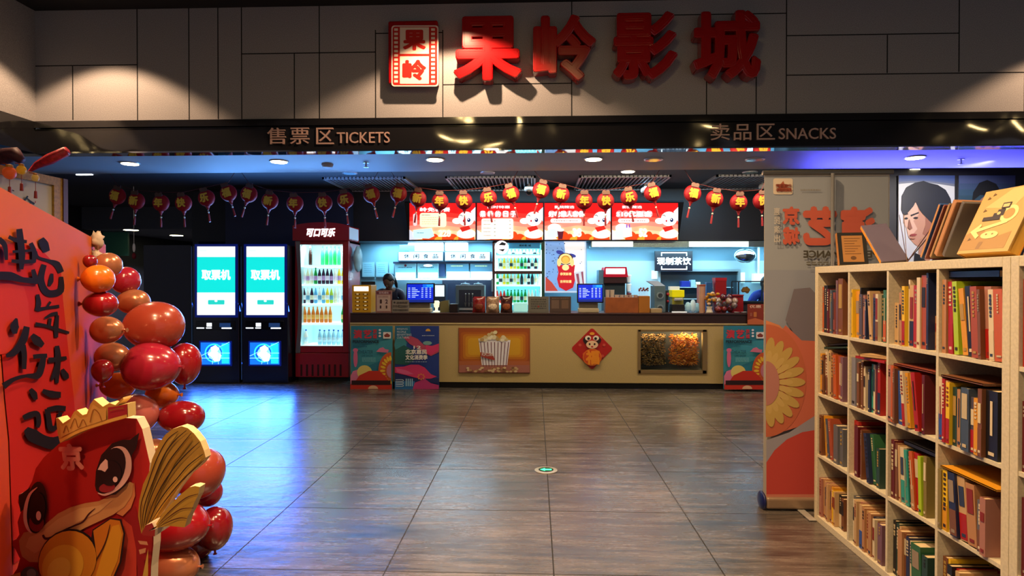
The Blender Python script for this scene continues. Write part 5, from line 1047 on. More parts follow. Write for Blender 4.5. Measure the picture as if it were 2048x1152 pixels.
def dn(q):
    q('#7a5230', [(0, 0), (1, 0), (1, 1), (0, 1)]); q('#1a2018', [(0, .82), (1, .82), (1, .97), (0, .97)], 1); q('#8a9478', el(.3, .89, .07, .05), 2)
    for k in range(10): q('#54361e', [(.08, .76-k*.07), (.9-.13*(k % 3), .76-k*.07), (.9-.13*(k % 3), .745-k*.07), (.08, .745-k*.07)], 1)
leaner('brown_magazine', 'brown text magazine with a black header at the joint of the bookcases', 'magazine', 1.80, 2.20, .24, .24, .012, -.35, -1.45, '#7a5230', '#8a6a40', dn)
# ---------------------------------------------------------------- roll-up banner (seen from behind)
YR = 4.0
t = thing('roll_up_banner', 'tall white roll-up banner seen from behind with mirrored red characters', 'banner', (at(1653, 1015, YR).x, YR, 0))
bl_, br_ = X(1528, YR), X(1778, YR); bt = Z(345, YR, 1650)
fab = part('banner_sheet', MB().box(bl_, br_, YR, YR+.002, .06, bt), M('#a9a39a', .7), t)
pr = Print((0, YR-.0005, 0), (0, -1, 0), r=.75, step=.0012, base=.0003)
pr.rect('#8c929c', 1529, 352, 1777, 560).rect('#848a9a', 1529, 540, 1777, 700).rrect('#c8b8a4', 1546, 357, 1585, 389, 4)
pr.poly('#984c34', [(1553, 382), (1583, 383), (1581, 376), (1572, 375), (1580, 370), (1568, 368), (1566, 362), (1561, 368), (1550, 370), (1557, 374)]).text('#8a3c28', '北京惠民', 1551, 368, 1583, 375, .02, flip=True).text('#8a3c28', '文化消费季', 1551, 376, 1583, 384, .02, flip=True)
pr.dashes('#7c7872', 1600, 379, 1640, 384, 1, 4)
pr.text('#b85440', '京', 1564, 413, 1598, 450, .05, flip=True).text('#b85440', '城', 1564, 454, 1598, 490, .05, flip=True).text('#b85440', '艺', 1604, 413, 1672, 491, .06, flip=True).text('#b85440', '演', 1678, 413, 1748, 491, .05, flip=True)
for k, ch in enumerate('惠民演出'): pr.text('#b8b2ac', ch, 1546, 416+k*18, 1558, 431+k*18, .02, flip=True)
pr.text('#3e3a30', 'PERFORMANCE', 1604, 501, 1752, 516, .035, flip=True).dashes('#5c584c', 1610, 524, 1700, 532, 2, 5)
pr.poly('#6a6470', [(1585, 578), (1617, 575), (1640, 600), (1640, 690), (1600, 690), (1568, 640)]).poly('#c07850', [(1529, 640), (1556, 650), (1566, 660), (1560, 690), (1529, 690)]).poly('#b8604a', [(1529, 690), (1560, 660), (1568, 650), (1600, 680), (1640, 682), (1660, 830), (1600, 850), (1529, 872)])
pr.ell('#b05c40', 1529, 760, 80, 112, 0, 30, a0=-90, a1=90)
for k in range(11):
    a_ = math.radians(-82+k*16.4); cx_, cy_ = 1529+56*math.cos(a_), 763+68*math.sin(a_); pr.ell('#b09450', cx_, cy_, 22, 9, math.degrees(a_), 14); pr.lay -= .0011
    pr.ell('#b89c5c', 1529+38*math.cos(a_), 763+48*math.sin(a_), 16, 6, math.degrees(a_), 10); pr.lay -= .0011
pr.lay += .001; pr.ell('#a87068', 1529, 765, 26, 44, 0, 24, a0=-90, a1=90).poly('#8c8a98', [(1529, 878), (1575, 862), (1612, 838), (1640, 820), (1640, 850), (1600, 872), (1560, 890), (1529, 925)])
pr.poly('#b03c34', [(1529, 922), (1545, 898), (1570, 876), (1600, 862), (1640, 855), (1700, 870), (1777, 930), (1777, 1000), (1529, 1000)]).rect('#b8705c', 1529, 985, 1777, 1003).poly('#a05038', [(1640, 690), (1777, 640), (1777, 900), (1640, 860)])
pr.out('mirrored_print', fab)
part('support_pole', MB().tube([(X(1660, YR), YR-.03, .06), (X(1660, YR), YR-.03, bt-.01)], .011, 10), M('#7a7a7e', .35, metal=.5), t, smooth=True)
part('top_rail', MB().tube([(bl_-.012, YR, bt), (br_+.02, YR, bt)], .015, 10), M('#9a958c', .4, metal=.5), t, smooth=True)
part('base_cassette', MB().box(bl_, br_, YR-.06, YR+.05, .012, .085), M('#a08870', .3, metal=.5), t, bev=.015, seg=3)
part('end_cap', MB().sph((bl_-.008, YR, .05), (.02, .065, .06)), M('#10184c', .3), t, smooth=True)
part('foot', MB().box(X(1590, YR), X(1590, YR)+.045, YR-.22, YR+.1, .003, .012), M('#b8b4ac', .4, metal=.4), t, bev=.003)
part('foot', MB().box(X(1750, YR), X(1750, YR)+.045, YR-.22, YR+.1, .003, .012), M('#b8b4ac', .4, metal=.4), t, bev=.003)
# ---------------------------------------------------------------- portrait posters on the dark wall
def portrait(px0, px1, label, kind):
    Y = 8.265; y0 = 351; t = thing('portrait_poster', label, 'poster', (at((px0+px1)/2, 640, Y).x, Y, Z(640, Y)), 'portrait posters on the dark wall')
    bd = part('board', panel(px0, y0, px1, 640, Y, .028), M('#c8ccd0', .5), t)
    pr = frontal(Y-.0005, r=.5); w = px1-px0; f = lambda u: px0+w*u
    if kind == 0:
        pr.rect('#c4c8cc', px0, y0, px1, 640)
        for k, c in enumerate(('#6c7488', '#50608c', '#465a90', '#3e5490')): pr.poly(c, [(px0, y0), (px1, y0), (px1, y0+22-k*5), (f(.7), y0+17-k*4), (f(.5), y0+14-k*3), (f(.2), y0+15-k*4), (px0, y0+17-k*4)])
        # face turned towards the corridor
        pr.poly('#b88870', [(1806, 425), (1812, 408), (1828, 398), (1856, 400), (1872, 420), (1866, 450), (1856, 470), (1850, 484), (1838, 494), (1830, 490), (1824, 484), (1817, 476), (1814, 466), (1812, 456), (1806, 445)])
        pr.poly('#d0a890', [(1806, 425), (1812, 410), (1822, 402), (1834, 406), (1836, 430), (1826, 442), (1834, 458), (1824, 470), (1816, 474), (1812, 456), (1806, 444)]).poly('#986450', [(1850, 430), (1870, 424), (1864, 452), (1852, 474), (1844, 468), (1850, 450)])
        pr.poly('#b08068', [(1838, 480), (1862, 462), (1872, 500), (1852, 530), (1836, 510)]).poly('#16181e', [(1828, 505), (1842, 512), (1856, 528), (1880, 500), (1900, 520), (1909, 640), (1820, 640)])
        pr.poly('#20242c', [(1802, 420), (1803, 392), (1812, 375), (1828, 366), (1846, 362), (1856, 366), (1874, 370), (1890, 380), (1900, 398), (1902, 412), (1896, 440), (1880, 458), (1868, 470), (1862, 446), (1846, 430), (1838, 420), (1830, 404), (1826, 412), (1816, 424), (1807, 432)])
        pr.poly('#101014', [(1806, 428), (1814, 426), (1815, 429), (1807, 431)]).poly('#1c1418', [(1820, 430), (1836, 424), (1836, 427), (1821, 433)]).ell('#181014', 1811, 437, 3.4, 2).ell('#181014', 1830, 436, 4.5, 1.9)
        pr.poly('#8a5844', [(1817, 438), (1814, 456), (1819, 460), (1823, 457)]).ell('#9c4440', 1825, 470, 7, 2.4, -4).line('#6c2c2c', [(1818, 470), (1832, 469)], .8).ell('#a87058', 1824, 477, 5, 1.4)
    else:
        pr.rect('#2e4a5c', px0, y0, px1, 640)
        for k, c in enumerate(('#34506a', '#3c5074', '#465480')): pr.rect(c, px0, y0, px1, y0+40-k*12)
        pr.ell('#a87c64', f(.5), 440, 26, 48).poly('#1c1e20', [(f(.5)-32, 420), (f(.5)-28, 385), (f(.5)-16, 366), (f(.5), 360), (f(.5)+18, 368), (f(.5)+30, 388), (f(.5)+33, 418), (f(.5)+22, 394), (f(.5)-14, 390), (f(.5)-26, 400)])
        pr.ell('#1c1214', f(.5)-10, 428, 5, 2).ell('#1c1214', f(.5)+12, 428, 5, 2).ell('#90504a', f(.5), 465, 9, 2.6).poly('#14161c', [(f(.1), 520), (f(.5), 490), (f(.9), 520), (px1, 640), (px0, 640)])
    pr.out('portrait_print', bd)
portrait(1797, 1909, 'portrait poster of a dark-haired person before a pale sky, behind the leaning books', 0)
portrait(1917, 2030, 'teal portrait poster of a dark-haired person, behind the large tan book', 1)
# ---------------------------------------------------------------- lantern garland
LR, LG = M('#7c1018', .55, emit=.03), M('#a8862a', .5, emit=.05)
LM = {}
def lantern(px, py, ch, col, tilt=0, idx=0):
    Y = 7.75; p = at(px, py, Y); r = .108
    if 'b' not in LM:
        b = MB().sph((0, 0, 0), (r, .06, r), n=24, m=14); LM['b'] = mesh('lantern_body', b, LR, smooth=True)
        LM['t'] = mesh('tassel', MB().tube([(0, 0, -r), (0, 0, -.13), (0, 0, -.16)], [.03, .016, .008], 10).mat(1).sph((0, 0, -.185), .013, n=8, m=6).mat(0).tube([(0, 0, -.2), (0, 0, -.235), (0, 0, -.31)], [.008, .012, .013], 8), [M('#8e1820', .6), M('#d8c8b0', .4)])
        LM['l'] = mesh('hanging_loop', MB().tube([(0, 0, r), (0, 0, r+.035)], .003, 5), M('#5a1418', .6))
        LM['c'] = mesh('crown_plate', MB().prism([(-.045, -.056, .075), (.045, -.056, .075), (.05, -.056, .11), (.03, -.056, .13), (0, -.056, .118), (-.03, -.056, .13), (-.05, -.056, .11)], (0, .004, 0)), M('#4c2c1c', .6))
    t = thing('paper_lantern', 'red lantern with golden %s, %s' % (ch, col), 'lantern', p, 'red lanterns on the garland')
    t.rotation_euler.y = math.radians(tilt)
    if ch not in LM:
        mb = MB(); textfit(mb, ch, Vector((-.058, -.064, -.062)), Vector((.058, -.064, -.062)), Vector((-.058, -.064, .058)), N=Vector((0, -1, 0)), bold=.05)
        mb.mat(1); textfit(mb, ch, Vector((-.058, -.0625, -.062)), Vector((.058, -.0625, -.062)), Vector((-.058, -.0625, .058)), N=Vector((0, -1, 0)), bold=.1); LM[ch] = mesh('character', mb, [LG, M('#6a3010', .5)])
    for n, k in (('lantern_body', 'b'), ('tassel', 't'), ('hanging_loop', 'l'), ('crown_plate', 'c'), ('character', ch)):
        o = bpy.data.objects.new(n, LM[k]); S.collection.objects.link(o); o.parent = t
    return p
LX = [(235, 392, '福', 18), (273, 402, '新', 6), (322, 406, '年', 0), (367, 406, '快', -3), (413, 396, '乐', -8), (457, 386, '福', -16), (498, 388, '福', 18), (540, 402, '新', 8), (590, 407, '年', 0), (648, 406, '快', -3), (691, 400, '乐', -6), (743, 389, '福', -14), (797, 387, '福', 14), (836, 397, '新', 8), (880, 403, '年', 2), (928, 402, '快', -2), (977, 396, '乐', -8), (1022, 388, '福', -16), (1082, 380, '福', 16), (1122, 389, '新', 10), (1168, 402, '年', 0), (1211, 402, '快', 0), (1258, 395, '乐', -10), (1305, 386, '福', -14), (1385, 387, '福', 12), (1429, 398, '新', 8), (1477, 405, '年', 0), (1523, 402, '快', -2)]
SP = ['hung before the far corridor', 'hung before the ticket kiosks', 'hung between cooler and first menu screen', 'hung before the first two menu screens', 'hung before the third menu screen', 'hung beyond the last menu screen']
cords = []
for i, (px, py, ch, tl) in enumerate(LX):
    sw = i//6; where = ['first swag by the calligraphy screen', 'second swag above the kiosks', 'swag across the first menus', 'swag across the last menus', 'last swag beside the roll-up banner'][sw]
    k = i-sw*6
    extra = ', at its near kiosk end' if (ch == '福' and k == 5) else (', starting it' if ch == '福' else '')
    p = lantern(px, py, ch, where+extra.replace(', at its near kiosk end', ', ending it'), tl, i); cords.append(p+Vector((0, .0, .138)))
for k in range(5):
    seg = cords[k*6:k*6+6]
    a = seg[0]+Vector((-.16, 0, .0)); b = seg[-1]+Vector((.14, 0, .0)); a.z = b.z = ZC-.001
    solo('garland_cord', MB().tube([a]+seg+[b], .003, 5), M('#5a1c1c', .7), ['red cord of the lantern swag nearest the calligraphy screen', 'red cord of the lantern swag above the kiosks', 'red cord of the lantern swag over the first menus', 'red cord of the lantern swag over the last menus', 'red cord of the lantern swag by the roll-up banner'][k], 'cord', 'cords of the lantern garland')
# ---------------------------------------------------------------- people behind the counter
def skin(name, pts, edges, mat, parent=None, sub=2, org=None):
    """pts: list of (pos, radius or (rx, ry)); body grown with a skin modifier"""
    og = ORG[parent] if parent else Vector(org); me = bpy.data.meshes.new(name)
    me.from_pydata([tuple(Vector(p[0])-og) for p in pts], edges, []); o = bpy.data.objects.new(name, me); S.collection.objects.link(o)
    if parent: o.parent = parent
    else: o.location = og
    ORG[o] = og; md = o.modifiers.new('skin', 'SKIN'); md.use_smooth_shade = True
    for i, p in enumerate(pts):
        r = p[1] if isinstance(p[1], tuple) else (p[1], p[1]); me.skin_vertices[0].data[i].radius = r
    me.skin_vertices[0].data[0].use_root = True
    sd = o.modifiers.new('sub', 'SUBSURF'); sd.levels = sub; sd.render_levels = sub
    me.materials.append(mat); return o
def person(x, y, s, label, jacket, lean=(0, 0, 0), arms=None, skinc='#6e5648', ponytail=True, yawd=0):
    t = thing('person', label, 'person', (x, y, 0)); L = Vector(lean); B = Vector((x, y, 0))
    def P_(dx, dy, z, k=0): return B+Vector((dx*s, dy*s, z*s))+L*k
    chest, neck, head = P_(0, 0, 1.25, .5), P_(0, -.02, 1.44, .9), P_(0, -.06, 1.56, 1.1)
    pts = [(P_(0, 0, .95), (.15, .11)), (P_(0, 0, 1.1, .2), (.12, .09)), (chest, (.16, .10)), (P_(0, 0, 1.38, .7), (.10, .08)), (neck, .055), (P_(0, -.04, 1.50, 1), .055)]
    edges = [(0, 1), (1, 2), (2, 3), (3, 4), (4, 5)]
    arms = arms or [((-.19, 0, 1.36), (-.25, -.10, 1.10), (-.13, -.34, 1.07)), ((.19, 0, 1.36), (.25, -.10, 1.10), (.12, -.34, 1.07))]
    hands = []
    for a_ in arms:
        n = len(pts); pts += [(P_(*a_[0], .7), .06), (P_(*a_[1], .3), .045), (P_(*a_[2], .2), .030)]; edges += [(3, n), (n, n+1), (n+1, n+2)]; hands.append((P_(*a_[1], .3), P_(*a_[2], .2)))
    for sx in (-1, 1):
        n = len(pts); pts += [(P_(sx*.09, 0, .86), .085), (P_(sx*.10, -.01, .48), .06), (P_(sx*.10, .02, .09), .04), (P_(sx*.11, -.12, .05), .04)]; edges += [(0, n), (n, n+1), (n+1, n+2), (n+2, n+3)]
    body = skin('body', pts, edges, M(skinc, .55), t)
    jk = [(p[0], tuple(q*1.14+.008 for q in (p[1] if isinstance(p[1], tuple) else (p[1], p[1])))) for p in pts[:4]]; je = [(0, 1), (1, 2), (2, 3)]
    for k in range(2):
        n = len(jk); jk += [(pts[6+k*3][0], .072), (pts[7+k*3][0], .056), (pts[7+k*3][0].lerp(pts[8+k*3][0], .8), .042)]; je += [(3, n), (n, n+1), (n+1, n+2)]
    skin('jacket', jk, je, M(jacket, .6), t)
    tr = [(pts[0][0], (.16, .12))]; te = []
    for k in range(2):
        n = len(tr); q = pts[12+k*4:16+k*4]; tr += [(q[0][0], .095), (q[1][0], .07), (q[2][0]+Vector((0, 0, .03)), .055)]; te += [(0, n), (n, n+1), (n+1, n+2)]
    skin('trousers', tr, te, M('#15161c', .7), t)
    # head with face, tilted to look at the counter
    R = Matrix.Rotation(math.radians(yawd), 3, 'Z') @ Matrix.Rotation(.55, 3, 'X')
    def hf(p):
        q = p.copy()
        if q.z < 0: q.x *= 1+.28*q.z; q.y *= 1+.1*q.z
        return q
    hd = MB().sph(head, (.078*s, .095*s, .118*s), R, n=24, m=18, f=hf); q = lambda a, b, c: head+R @ Vector((a*s, b*s, c*s))
    hd.sph(q(0, -.097, -.018), (.013*s, .018*s, .022*s), R, n=10, m=8)
    for k in (-1, 1): hd.sph(q(k*.078, .0, -.005), (.012*s, .022*s, .032*s), R, n=10, m=8)
    ho = part('head', hd, M(skinc, .55), t, smooth=True)
    for k in (-1, 1): part('eye', MB().sph(q(k*.03, -.083, .012), (.012*s, .008*s, .006*s), R, n=10, m=6), M('#140f10', .3), ho, smooth=True)
    part('mouth', MB().sph(q(0, -.086, -.062), (.022*s, .008*s, .006*s), R, n=10, m=6), M('#7a3a38', .5), ho, smooth=True)
    hm = MB().sph(q(0, .018, .022), (.092*s, .102*s, .116*s), R, n=24, m=16, f=lambda p: Vector((p.x, max(p.y, -.80) if p.z > .1 else max(p.y, .0), p.z)))
    if ponytail: hm.tube([q(.0, .10, .02), q(.03, .15, -.03), q(.05, .15, -.12), q(.06, .12, -.22)], [.03*s, .038*s, .03*s, .012*s], 10)
    part('hair', hm, M('#15100f', .35), t, smooth=True)
    for el_, wr in hands:
        d = (wr-el_).normalized(); side = d.cross(Vector((0, 0, 1))).normalized(); pp = [(wr, (.026, .018)), (wr+d*.045, (.036, .014)), (wr+d*.075, (.036, .012))]; ee = [(0, 1), (1, 2)]
        for j, l in enumerate((.065, .075, .07, .055)):
            n = len(pp); b0 = wr+d*.08+side*(j-1.5)*.019; pp += [(b0, .0085), (b0+d*l*.5+Vector((0, 0, -.006)), .008), (b0+d*l*.9+Vector((0, 0, -.022)), .0065)]; ee += [(2, n), (n, n+1), (n+1, n+2)]
        n = len(pp); b0 = wr+d*.03+side*.035; pp += [(b0, .011), (b0+d*.03+side*.02, .009), (b0+d*.055+side*.024, .0075)]; ee += [(1, n), (n, n+1), (n+1, n+2)]
        skin('hand', pp, ee, M(skinc, .55), t, sub=1)
    if ponytail: part('name_badge', MB().obox(P_(.06, -.125, 1.2, .4), (.05, .006, .02)), M('#a8b4b8', .4), t)
person(X(783, 9.5), 9.5, .97, 'person in a dark navy jacket with dark ponytail, head bowed, behind the counter', '#141a38', lean=(0, -.12, -.05), yawd=-8)
person(X(1541, 9.5), 9.5, .97, 'person in a blue jacket leaning by the glass case, mostly hidden by the banner', '#1c3cb0', lean=(-.12, -.15, -.08), arms=[((-.19, 0, 1.36), (-.33, -.05, 1.15), (-.22, -.28, 1.07)), ((.19, 0, 1.36), (.25, -.1, 1.1), (.12, -.34, 1.07))], ponytail=False, yawd=25)
# ---------------------------------------------------------------- orange backdrop board with brush calligraphy
A_, B_ = Vector((-2.577, 3.6, 0)), Vector((-1.355, 1.557, 0)); ZB = 1.677
dv = (B_-A_).normalized(); NB = Vector((-dv.y, dv.x, 0));
if NB.dot(CAM-A_) < 0: NB = -NB
BE = B_+dv*.5
t = thing('backdrop_board', 'big orange red New Year backdrop board with black brush calligraphy', 'backdrop board', (A_+BE)/2)
def bgmat():
    m = bpy.data.materials.new('backdrop_print'); m.use_nodes = True; nt = m.node_tree; b = nt.nodes['Principled BSDF']; b.inputs['Roughness'].default_value = .8; b.inputs['Specular IOR Level'].default_value = .15
    tc = nt.nodes.new('ShaderNodeTexCoord'); sx = nt.nodes.new('ShaderNodeSeparateXYZ'); cr = nt.nodes.new('ShaderNodeValToRGB')
    e = cr.color_ramp.elements; e[0].position = .3; e[0].color = lin('#b0280f')+(1,); e[1].position = 1; e[1].color = lin('#b85410')+(1,)
    x = cr.color_ramp.elements.new(.7); x.color = lin('#b43c0e')+(1,)
    mr = nt.nodes.new('ShaderNodeMapRange'); mr.inputs[1].default_value = 0; mr.inputs[2].default_value = ZB
    nt.links.new(tc.outputs['Object'], sx.inputs[0]); nt.links.new(sx.outputs['Z'], mr.inputs[0]); nt.links.new(mr.outputs[0], cr.inputs[0]); nt.links.new(cr.outputs[0], b.inputs['Base Color']); return m
BGM = bgmat()
bd = part('board', MB().prism([A_, BE, BE+Vector((0, 0, ZB)), A_+Vector((0, 0, ZB))], -NB*.05), BGM, t)
part('side_strip', MB().prism([A_-dv*.012, A_, A_+Vector((0, 0, ZB-.001)), A_-dv*.012+Vector((0, 0, ZB-.001))], -NB*.05), M('#d86a28', .5), t)
pr = Print(A_+NB*.0005, NB, r=.9, step=.0007, spec=.05)
c7 = lambda l: [(u*.4167, 420+v*.4167) for u, v in l]
pr.poly('#a81c12', c7([(-60, 195), (80, 150), (200, 195), (290, 290), (300, 430), (322, 640), (352, 900), (372, 1150), (385, 1500), (60, 1700), (40, 1100), (20, 900), (0, 640), (-60, 600)]))
pr.poly('#b02c20', c7([(-60, 370), (40, 350), (110, 370), (130, 440), (140, 560), (100, 640), (20, 690), (-60, 700)]))
INK = '#160c10'
for pts, w in [
 ([(190, 138), (205, 165), (218, 200)], [30, 46, 34]), ([(162, 200), (178, 228), (230, 245), (268, 262), (288, 300)], [20, 14, 16, 34, 30]),
 ([(205, 262), (190, 330), (208, 385), (240, 402), (285, 385), (288, 320)], [26, 32, 34, 34, 34, 20]), ([(243, 305), (238, 340), (228, 365)], [14, 26, 12]),
 ([(172, 405), (178, 450), (168, 485)], [18, 26, 22]), ([(172, 478), (220, 470), (278, 462)], [20, 14, 16]), ([(235, 440), (215, 470)], 12), ([(205, 520), (240, 502), (270, 496)], [8, 18, 18]), ([(160, 548), (210, 556), (260, 572), (325, 590)], [20, 16, 18, 12]), ([(268, 505), (262, 560), (262, 612)], [16, 24, 18]), ([(232, 520), (226, 565)], 16),
 ([(264, 652), (270, 700), (268, 760), (264, 832)], [22, 30, 26, 16]), ([(222, 722), (262, 718), (312, 710)], [26, 24, 16]), ([(262, 745), (245, 800), (235, 815)], [16, 20, 12]), ([(288, 765), (305, 795), (312, 812)], [18, 34, 20]),
 ([(132, 860), (150, 885), (160, 912)], [18, 34, 18]), ([(192, 868), (235, 885), (282, 888)], [18, 36, 28]), ([(214, 955), (222, 1000), (232, 1050), (262, 1042)], [26, 26, 30, 20]), ([(214, 962), (260, 952), (305, 955)], [24, 28, 26]), ([(280, 970), (268, 1010), (262, 1040)], [22, 18, 14]),
 ([(95, 1000), (130, 985), (165, 980), (172, 1020), (165, 1045)], [24, 30, 26, 24, 18]), ([(108, 1052), (140, 1082), (190, 1108), (240, 1120), (290, 1095)], [26, 66, 56, 60, 30]),
 ([(75, 90), (82, 150), (88, 220), (86, 285)], [30, 34, 34, 18]), ([(22, 128), (60, 145), (112, 152)], [18, 20, 16]), ([(130, 158), (148, 200), (146, 252)], [22, 24, 20]), ([(35, 244), (90, 248), (150, 246)], [16, 20, 18]), ([(40, 200), (100, 196), (145, 192)], [14, 12, 14]),
 ([(-30, 315), (30, 318), (90, 335), (155, 340)], [40, 42, 26, 28]), ([(140, 285), (150, 320), (160, 355)], [20, 26, 20]), ([(-30, 140), (0, 170), (8, 240)], [30, 26, 16]),
 ([(58, 520), (48, 560), (50, 595)], [10, 46, 20]), ([(108, 560), (92, 620), (50, 680), (5, 702)], [30, 40, 34, 16]), ([(88, 650), (96, 700), (94, 765)], [30, 26, 22]), ([(132, 600), (158, 628), (188, 652)], [22, 46, 24]),
 ([(138, 706), (170, 702), (208, 700)], [22, 22, 20]), ([(190, 706), (180, 750), (160, 795), (100, 798), (40, 815), (-10, 848)], [26, 34, 34, 16, 20, 34])]:
    pr.line(INK, c7(pts), [q*.4167 for q in w] if isinstance(w, list) else w*.4167); pr.lay -= .0005
pr.out('calligraphy_print', bd)
a = onplane(184, 492, A_, NB); 
solo('paper_flower', MB().sph(a+NB*.02+Vector((0, 0, .03)), (.03, .03, .04), n=12, m=8, f=lambda p: p*(1+.3*math.sin(p.x*13+p.z*11))).sph(a+NB*.02+Vector((-.01, 0, -.05)), (.028, .03, .03), n=12, m=8, f=lambda p: p*(1+.3*math.sin(p.x*13+p.z*11))), M('#b8a08c', .6), 'crumpled pale paper flower on the top corner of the orange board', 'paper flower', smooth=True)
# ---------------------------------------------------------------- balloons
BMAT = {'rose gold': M('#c07a58', .24, metal=.45), 'orange': M('#e0701c', .25, coat=.4), 'red': M('#981420', .2, coat=.7), 'dark red': M('#84101c', .18, coat=.8), 'coral': M('#a0402f', .25, coat=.5), 'raspberry': M('#a02038', .2, coat=.7), 'pink': M('#b86058', .28, coat=.4)}
BL = [(215, 530, 27, 25, 2.85, 'rose gold', 'topmost in the column'), (180, 523, 13, 14, 2.90, 'dark red', 'small one tucked beside the top of the orange board'), (195, 558, 31, 29, 2.70, 'orange', 'below the topmost rose gold one'), (250, 561, 28, 28, 2.80, 'raspberry', 'beside the upper orange one'),
 (200, 608, 34, 26, 2.72, 'red', 'under the upper orange one'), (266, 604, 33, 26, 2.78, 'rose gold', 'resting on the biggest coral one'), (307, 652, 59, 50, 2.55, 'coral', 'biggest in the upper half'), (215, 660, 32, 28, 2.74, 'rose gold', 'between the board and the big coral one'),
 (226, 714, 34, 30, 2.70, 'rose gold', 'tucked behind the big raspberry one'), (304, 733, 57, 49, 2.42, 'raspberry', 'biggest, below the coral one'), (369, 728, 32, 43, 2.66, 'red', 'behind the big raspberry one, towards the kiosks'), (235, 771, 35, 27, 2.62, 'orange', 'lower one by the board edge'),
 (325, 789, 32, 28, 2.60, 'orange', 'peeping out under the big raspberry one'), (205, 742, 20, 24, 2.85, 'dark red', 'in shade behind the lower orange one'), (266, 828, 49, 41, 2.40, 'pink', 'directly behind the golden crown'), (362, 834, 47, 33, 2.50, 'dark red', 'shiny one above the golden wing'),
 (308, 904, 30, 27, 2.45, 'rose gold', 'between the cutout head and the wing'), (398, 946, 50, 52, 2.45, 'coral', 'large one behind the golden wing'), (412, 985, 32, 28, 2.62, 'raspberry', 'below and behind the large coral one'), (352, 1050, 68, 52, 2.30, 'red', 'large low one behind the small golden wing'),
 (430, 1057, 34, 44, 2.55, 'dark red', 'outermost low one over the blue floor'), (392, 1092, 34, 30, 2.62, 'dark red', 'dark low one in shade'), (350, 1132, 49, 42, 2.30, 'rose gold', 'lowest with round highlights'), (300, 975, 34, 30, 2.55, 'raspberry', 'hidden between wing and cutout head')]
rnd = random.Random(4)
for px, py, rx, ry, Y, c, w in BL:
    Y = 2.92+(Y-2.3)*.8
    uu = NB.x*ray(px, py).x/ray(px, py).y+NB.y; k0 = max(rx, ry)/FPX
    if px < 245: Y = min(Y, (-NB.dot(A_)-.012)/(k0-uu))
    p = at(px, py, Y); k = Y/FPX; a_ = rx*k; b_ = ry*k; horiz = rx >= ry; LL, SS = max(a_, b_), min(a_, b_)
    R = (Matrix.Rotation(math.pi/2*(1 if rnd.random() < .5 else -1), 3, 'Y') if horiz else Matrix.Identity(3))
    f = lambda q: Vector((q.x*(1+.10*q.z), q.y*(1+.10*q.z), q.z))
    t = thing('balloon', '%s balloon, %s' % (c, w), 'balloon', p, 'balloons in the column beside the orange board')
    part('balloon_skin', MB().sph(p, (SS, SS, LL), R, n=32, m=22, f=f), BMAT[c], t, smooth=True)
    part('knot', MB().tube([p+R @ Vector((0, 0, -LL*.98)), p+R @ Vector((0, 0, -LL-.012)), p+R @ Vector((0, 0, -LL-.022))], [.006, .005, .011], 8), BMAT[c], t)
# ---------------------------------------------------------------- cartoon fish-bird cutout (generic festive figure)
YM = 1.5
c5 = lambda l: [(u*.3577, 740+v*.3577) for u, v in l]
t = thing('cartoon_cutout', 'red cartoon foam-board cutout with big eyes, golden beak and crown', 'cutout', (at(150, 1152, YM).x, YM, 0))
def cut(name, pts, Y, face, th=.03, edge='#c8b49a', parent=None):
    mb = MB(); P0 = [at(q[0], q[1], Y) for q in c5(pts)]; P0 = [Vector((v.x, v.y, max(v.z, .0))) for v in P0]
    mb.prism(P0, (0, th, 0)); n = len(pts); mb.m = [0, 1]+[1]*n
    return part(name, mb, [M(face, .55), M(edge, .6)], parent or t)
low = 2900
HEAD = [(330, 412), (450, 352), (560, 308), (700, 268), (765, 272), (795, 330), (815, 420), (838, 520), (830, 620), (800, 680), (778, 740), (790, 900), (860, 880), (858, 980), (845, 1100), (840, 1300), (830, low), (75, low), (70, 1200), (75, 1140), (95, 1112), (112, 1055), (85, 1000), (50, 965), (92, 945), (108, 920), (98, 850), (118, 790), (100, 740), (105, 695), (148, 680), (180, 620), (200, 550), (245, 488), (300, 440)]
hb = cut('body_board', HEAD, YM, '#ae1e1c')
pr = frontal(YM-.0004, r=.55, step=.0006)
e = lambda c, cx, cy, rx, ry, rot=0, **k: pr.ell(c, cx*.3577, 740+cy*.3577, rx*.3577, ry*.3577, rot, 26, **k)
p_ = lambda c, l: pr.poly(c, c5(l)); l_ = lambda c, l, w: pr.line(c, c5(l), [q*.3577 for q in w] if isinstance(w, list) else w*.3577)
p_('#8e1418', [(700, 820), (760, 760), (790, 900), (858, 885), (845, 1100), (838, low), (780, low), (770, 1100)]); p_('#c03a28', [(690, 830), (740, 870), (765, 1000), (770, 1300), (770, low), (640, low), (640, 1100)])
# golden beak band
p_('#c87a48', [(655, 800), (740, 700), (755, 625), (760, 700), (735, 770), (690, 815)])
p_('#c08a54', [(118, 1000), (112, 950), (140, 905), (230, 890), (262, 858), (330, 800), (400, 765), (480, 742), (560, 730), (630, 695), (690, 655), (730, 622), (752, 632), (742, 700), (700, 762), (640, 805), (570, 838), (480, 880), (400, 925), (340, 985), (290, 1040), (230, 1072), (170, 1070), (130, 1040)])
p_('#cc9c64', [(150, 985), (170, 930), (240, 905), (330, 830), (450, 770), (560, 755), (640, 720), (560, 790), (440, 850), (340, 910), (270, 990), (200, 1020)])
l_('#3a0c0c', [(248, 918), (262, 938), (300, 930), (370, 890), (420, 868), (470, 845), (505, 800), (540, 770)], [12, 14, 12, 9, 9, 9, 8, 3])
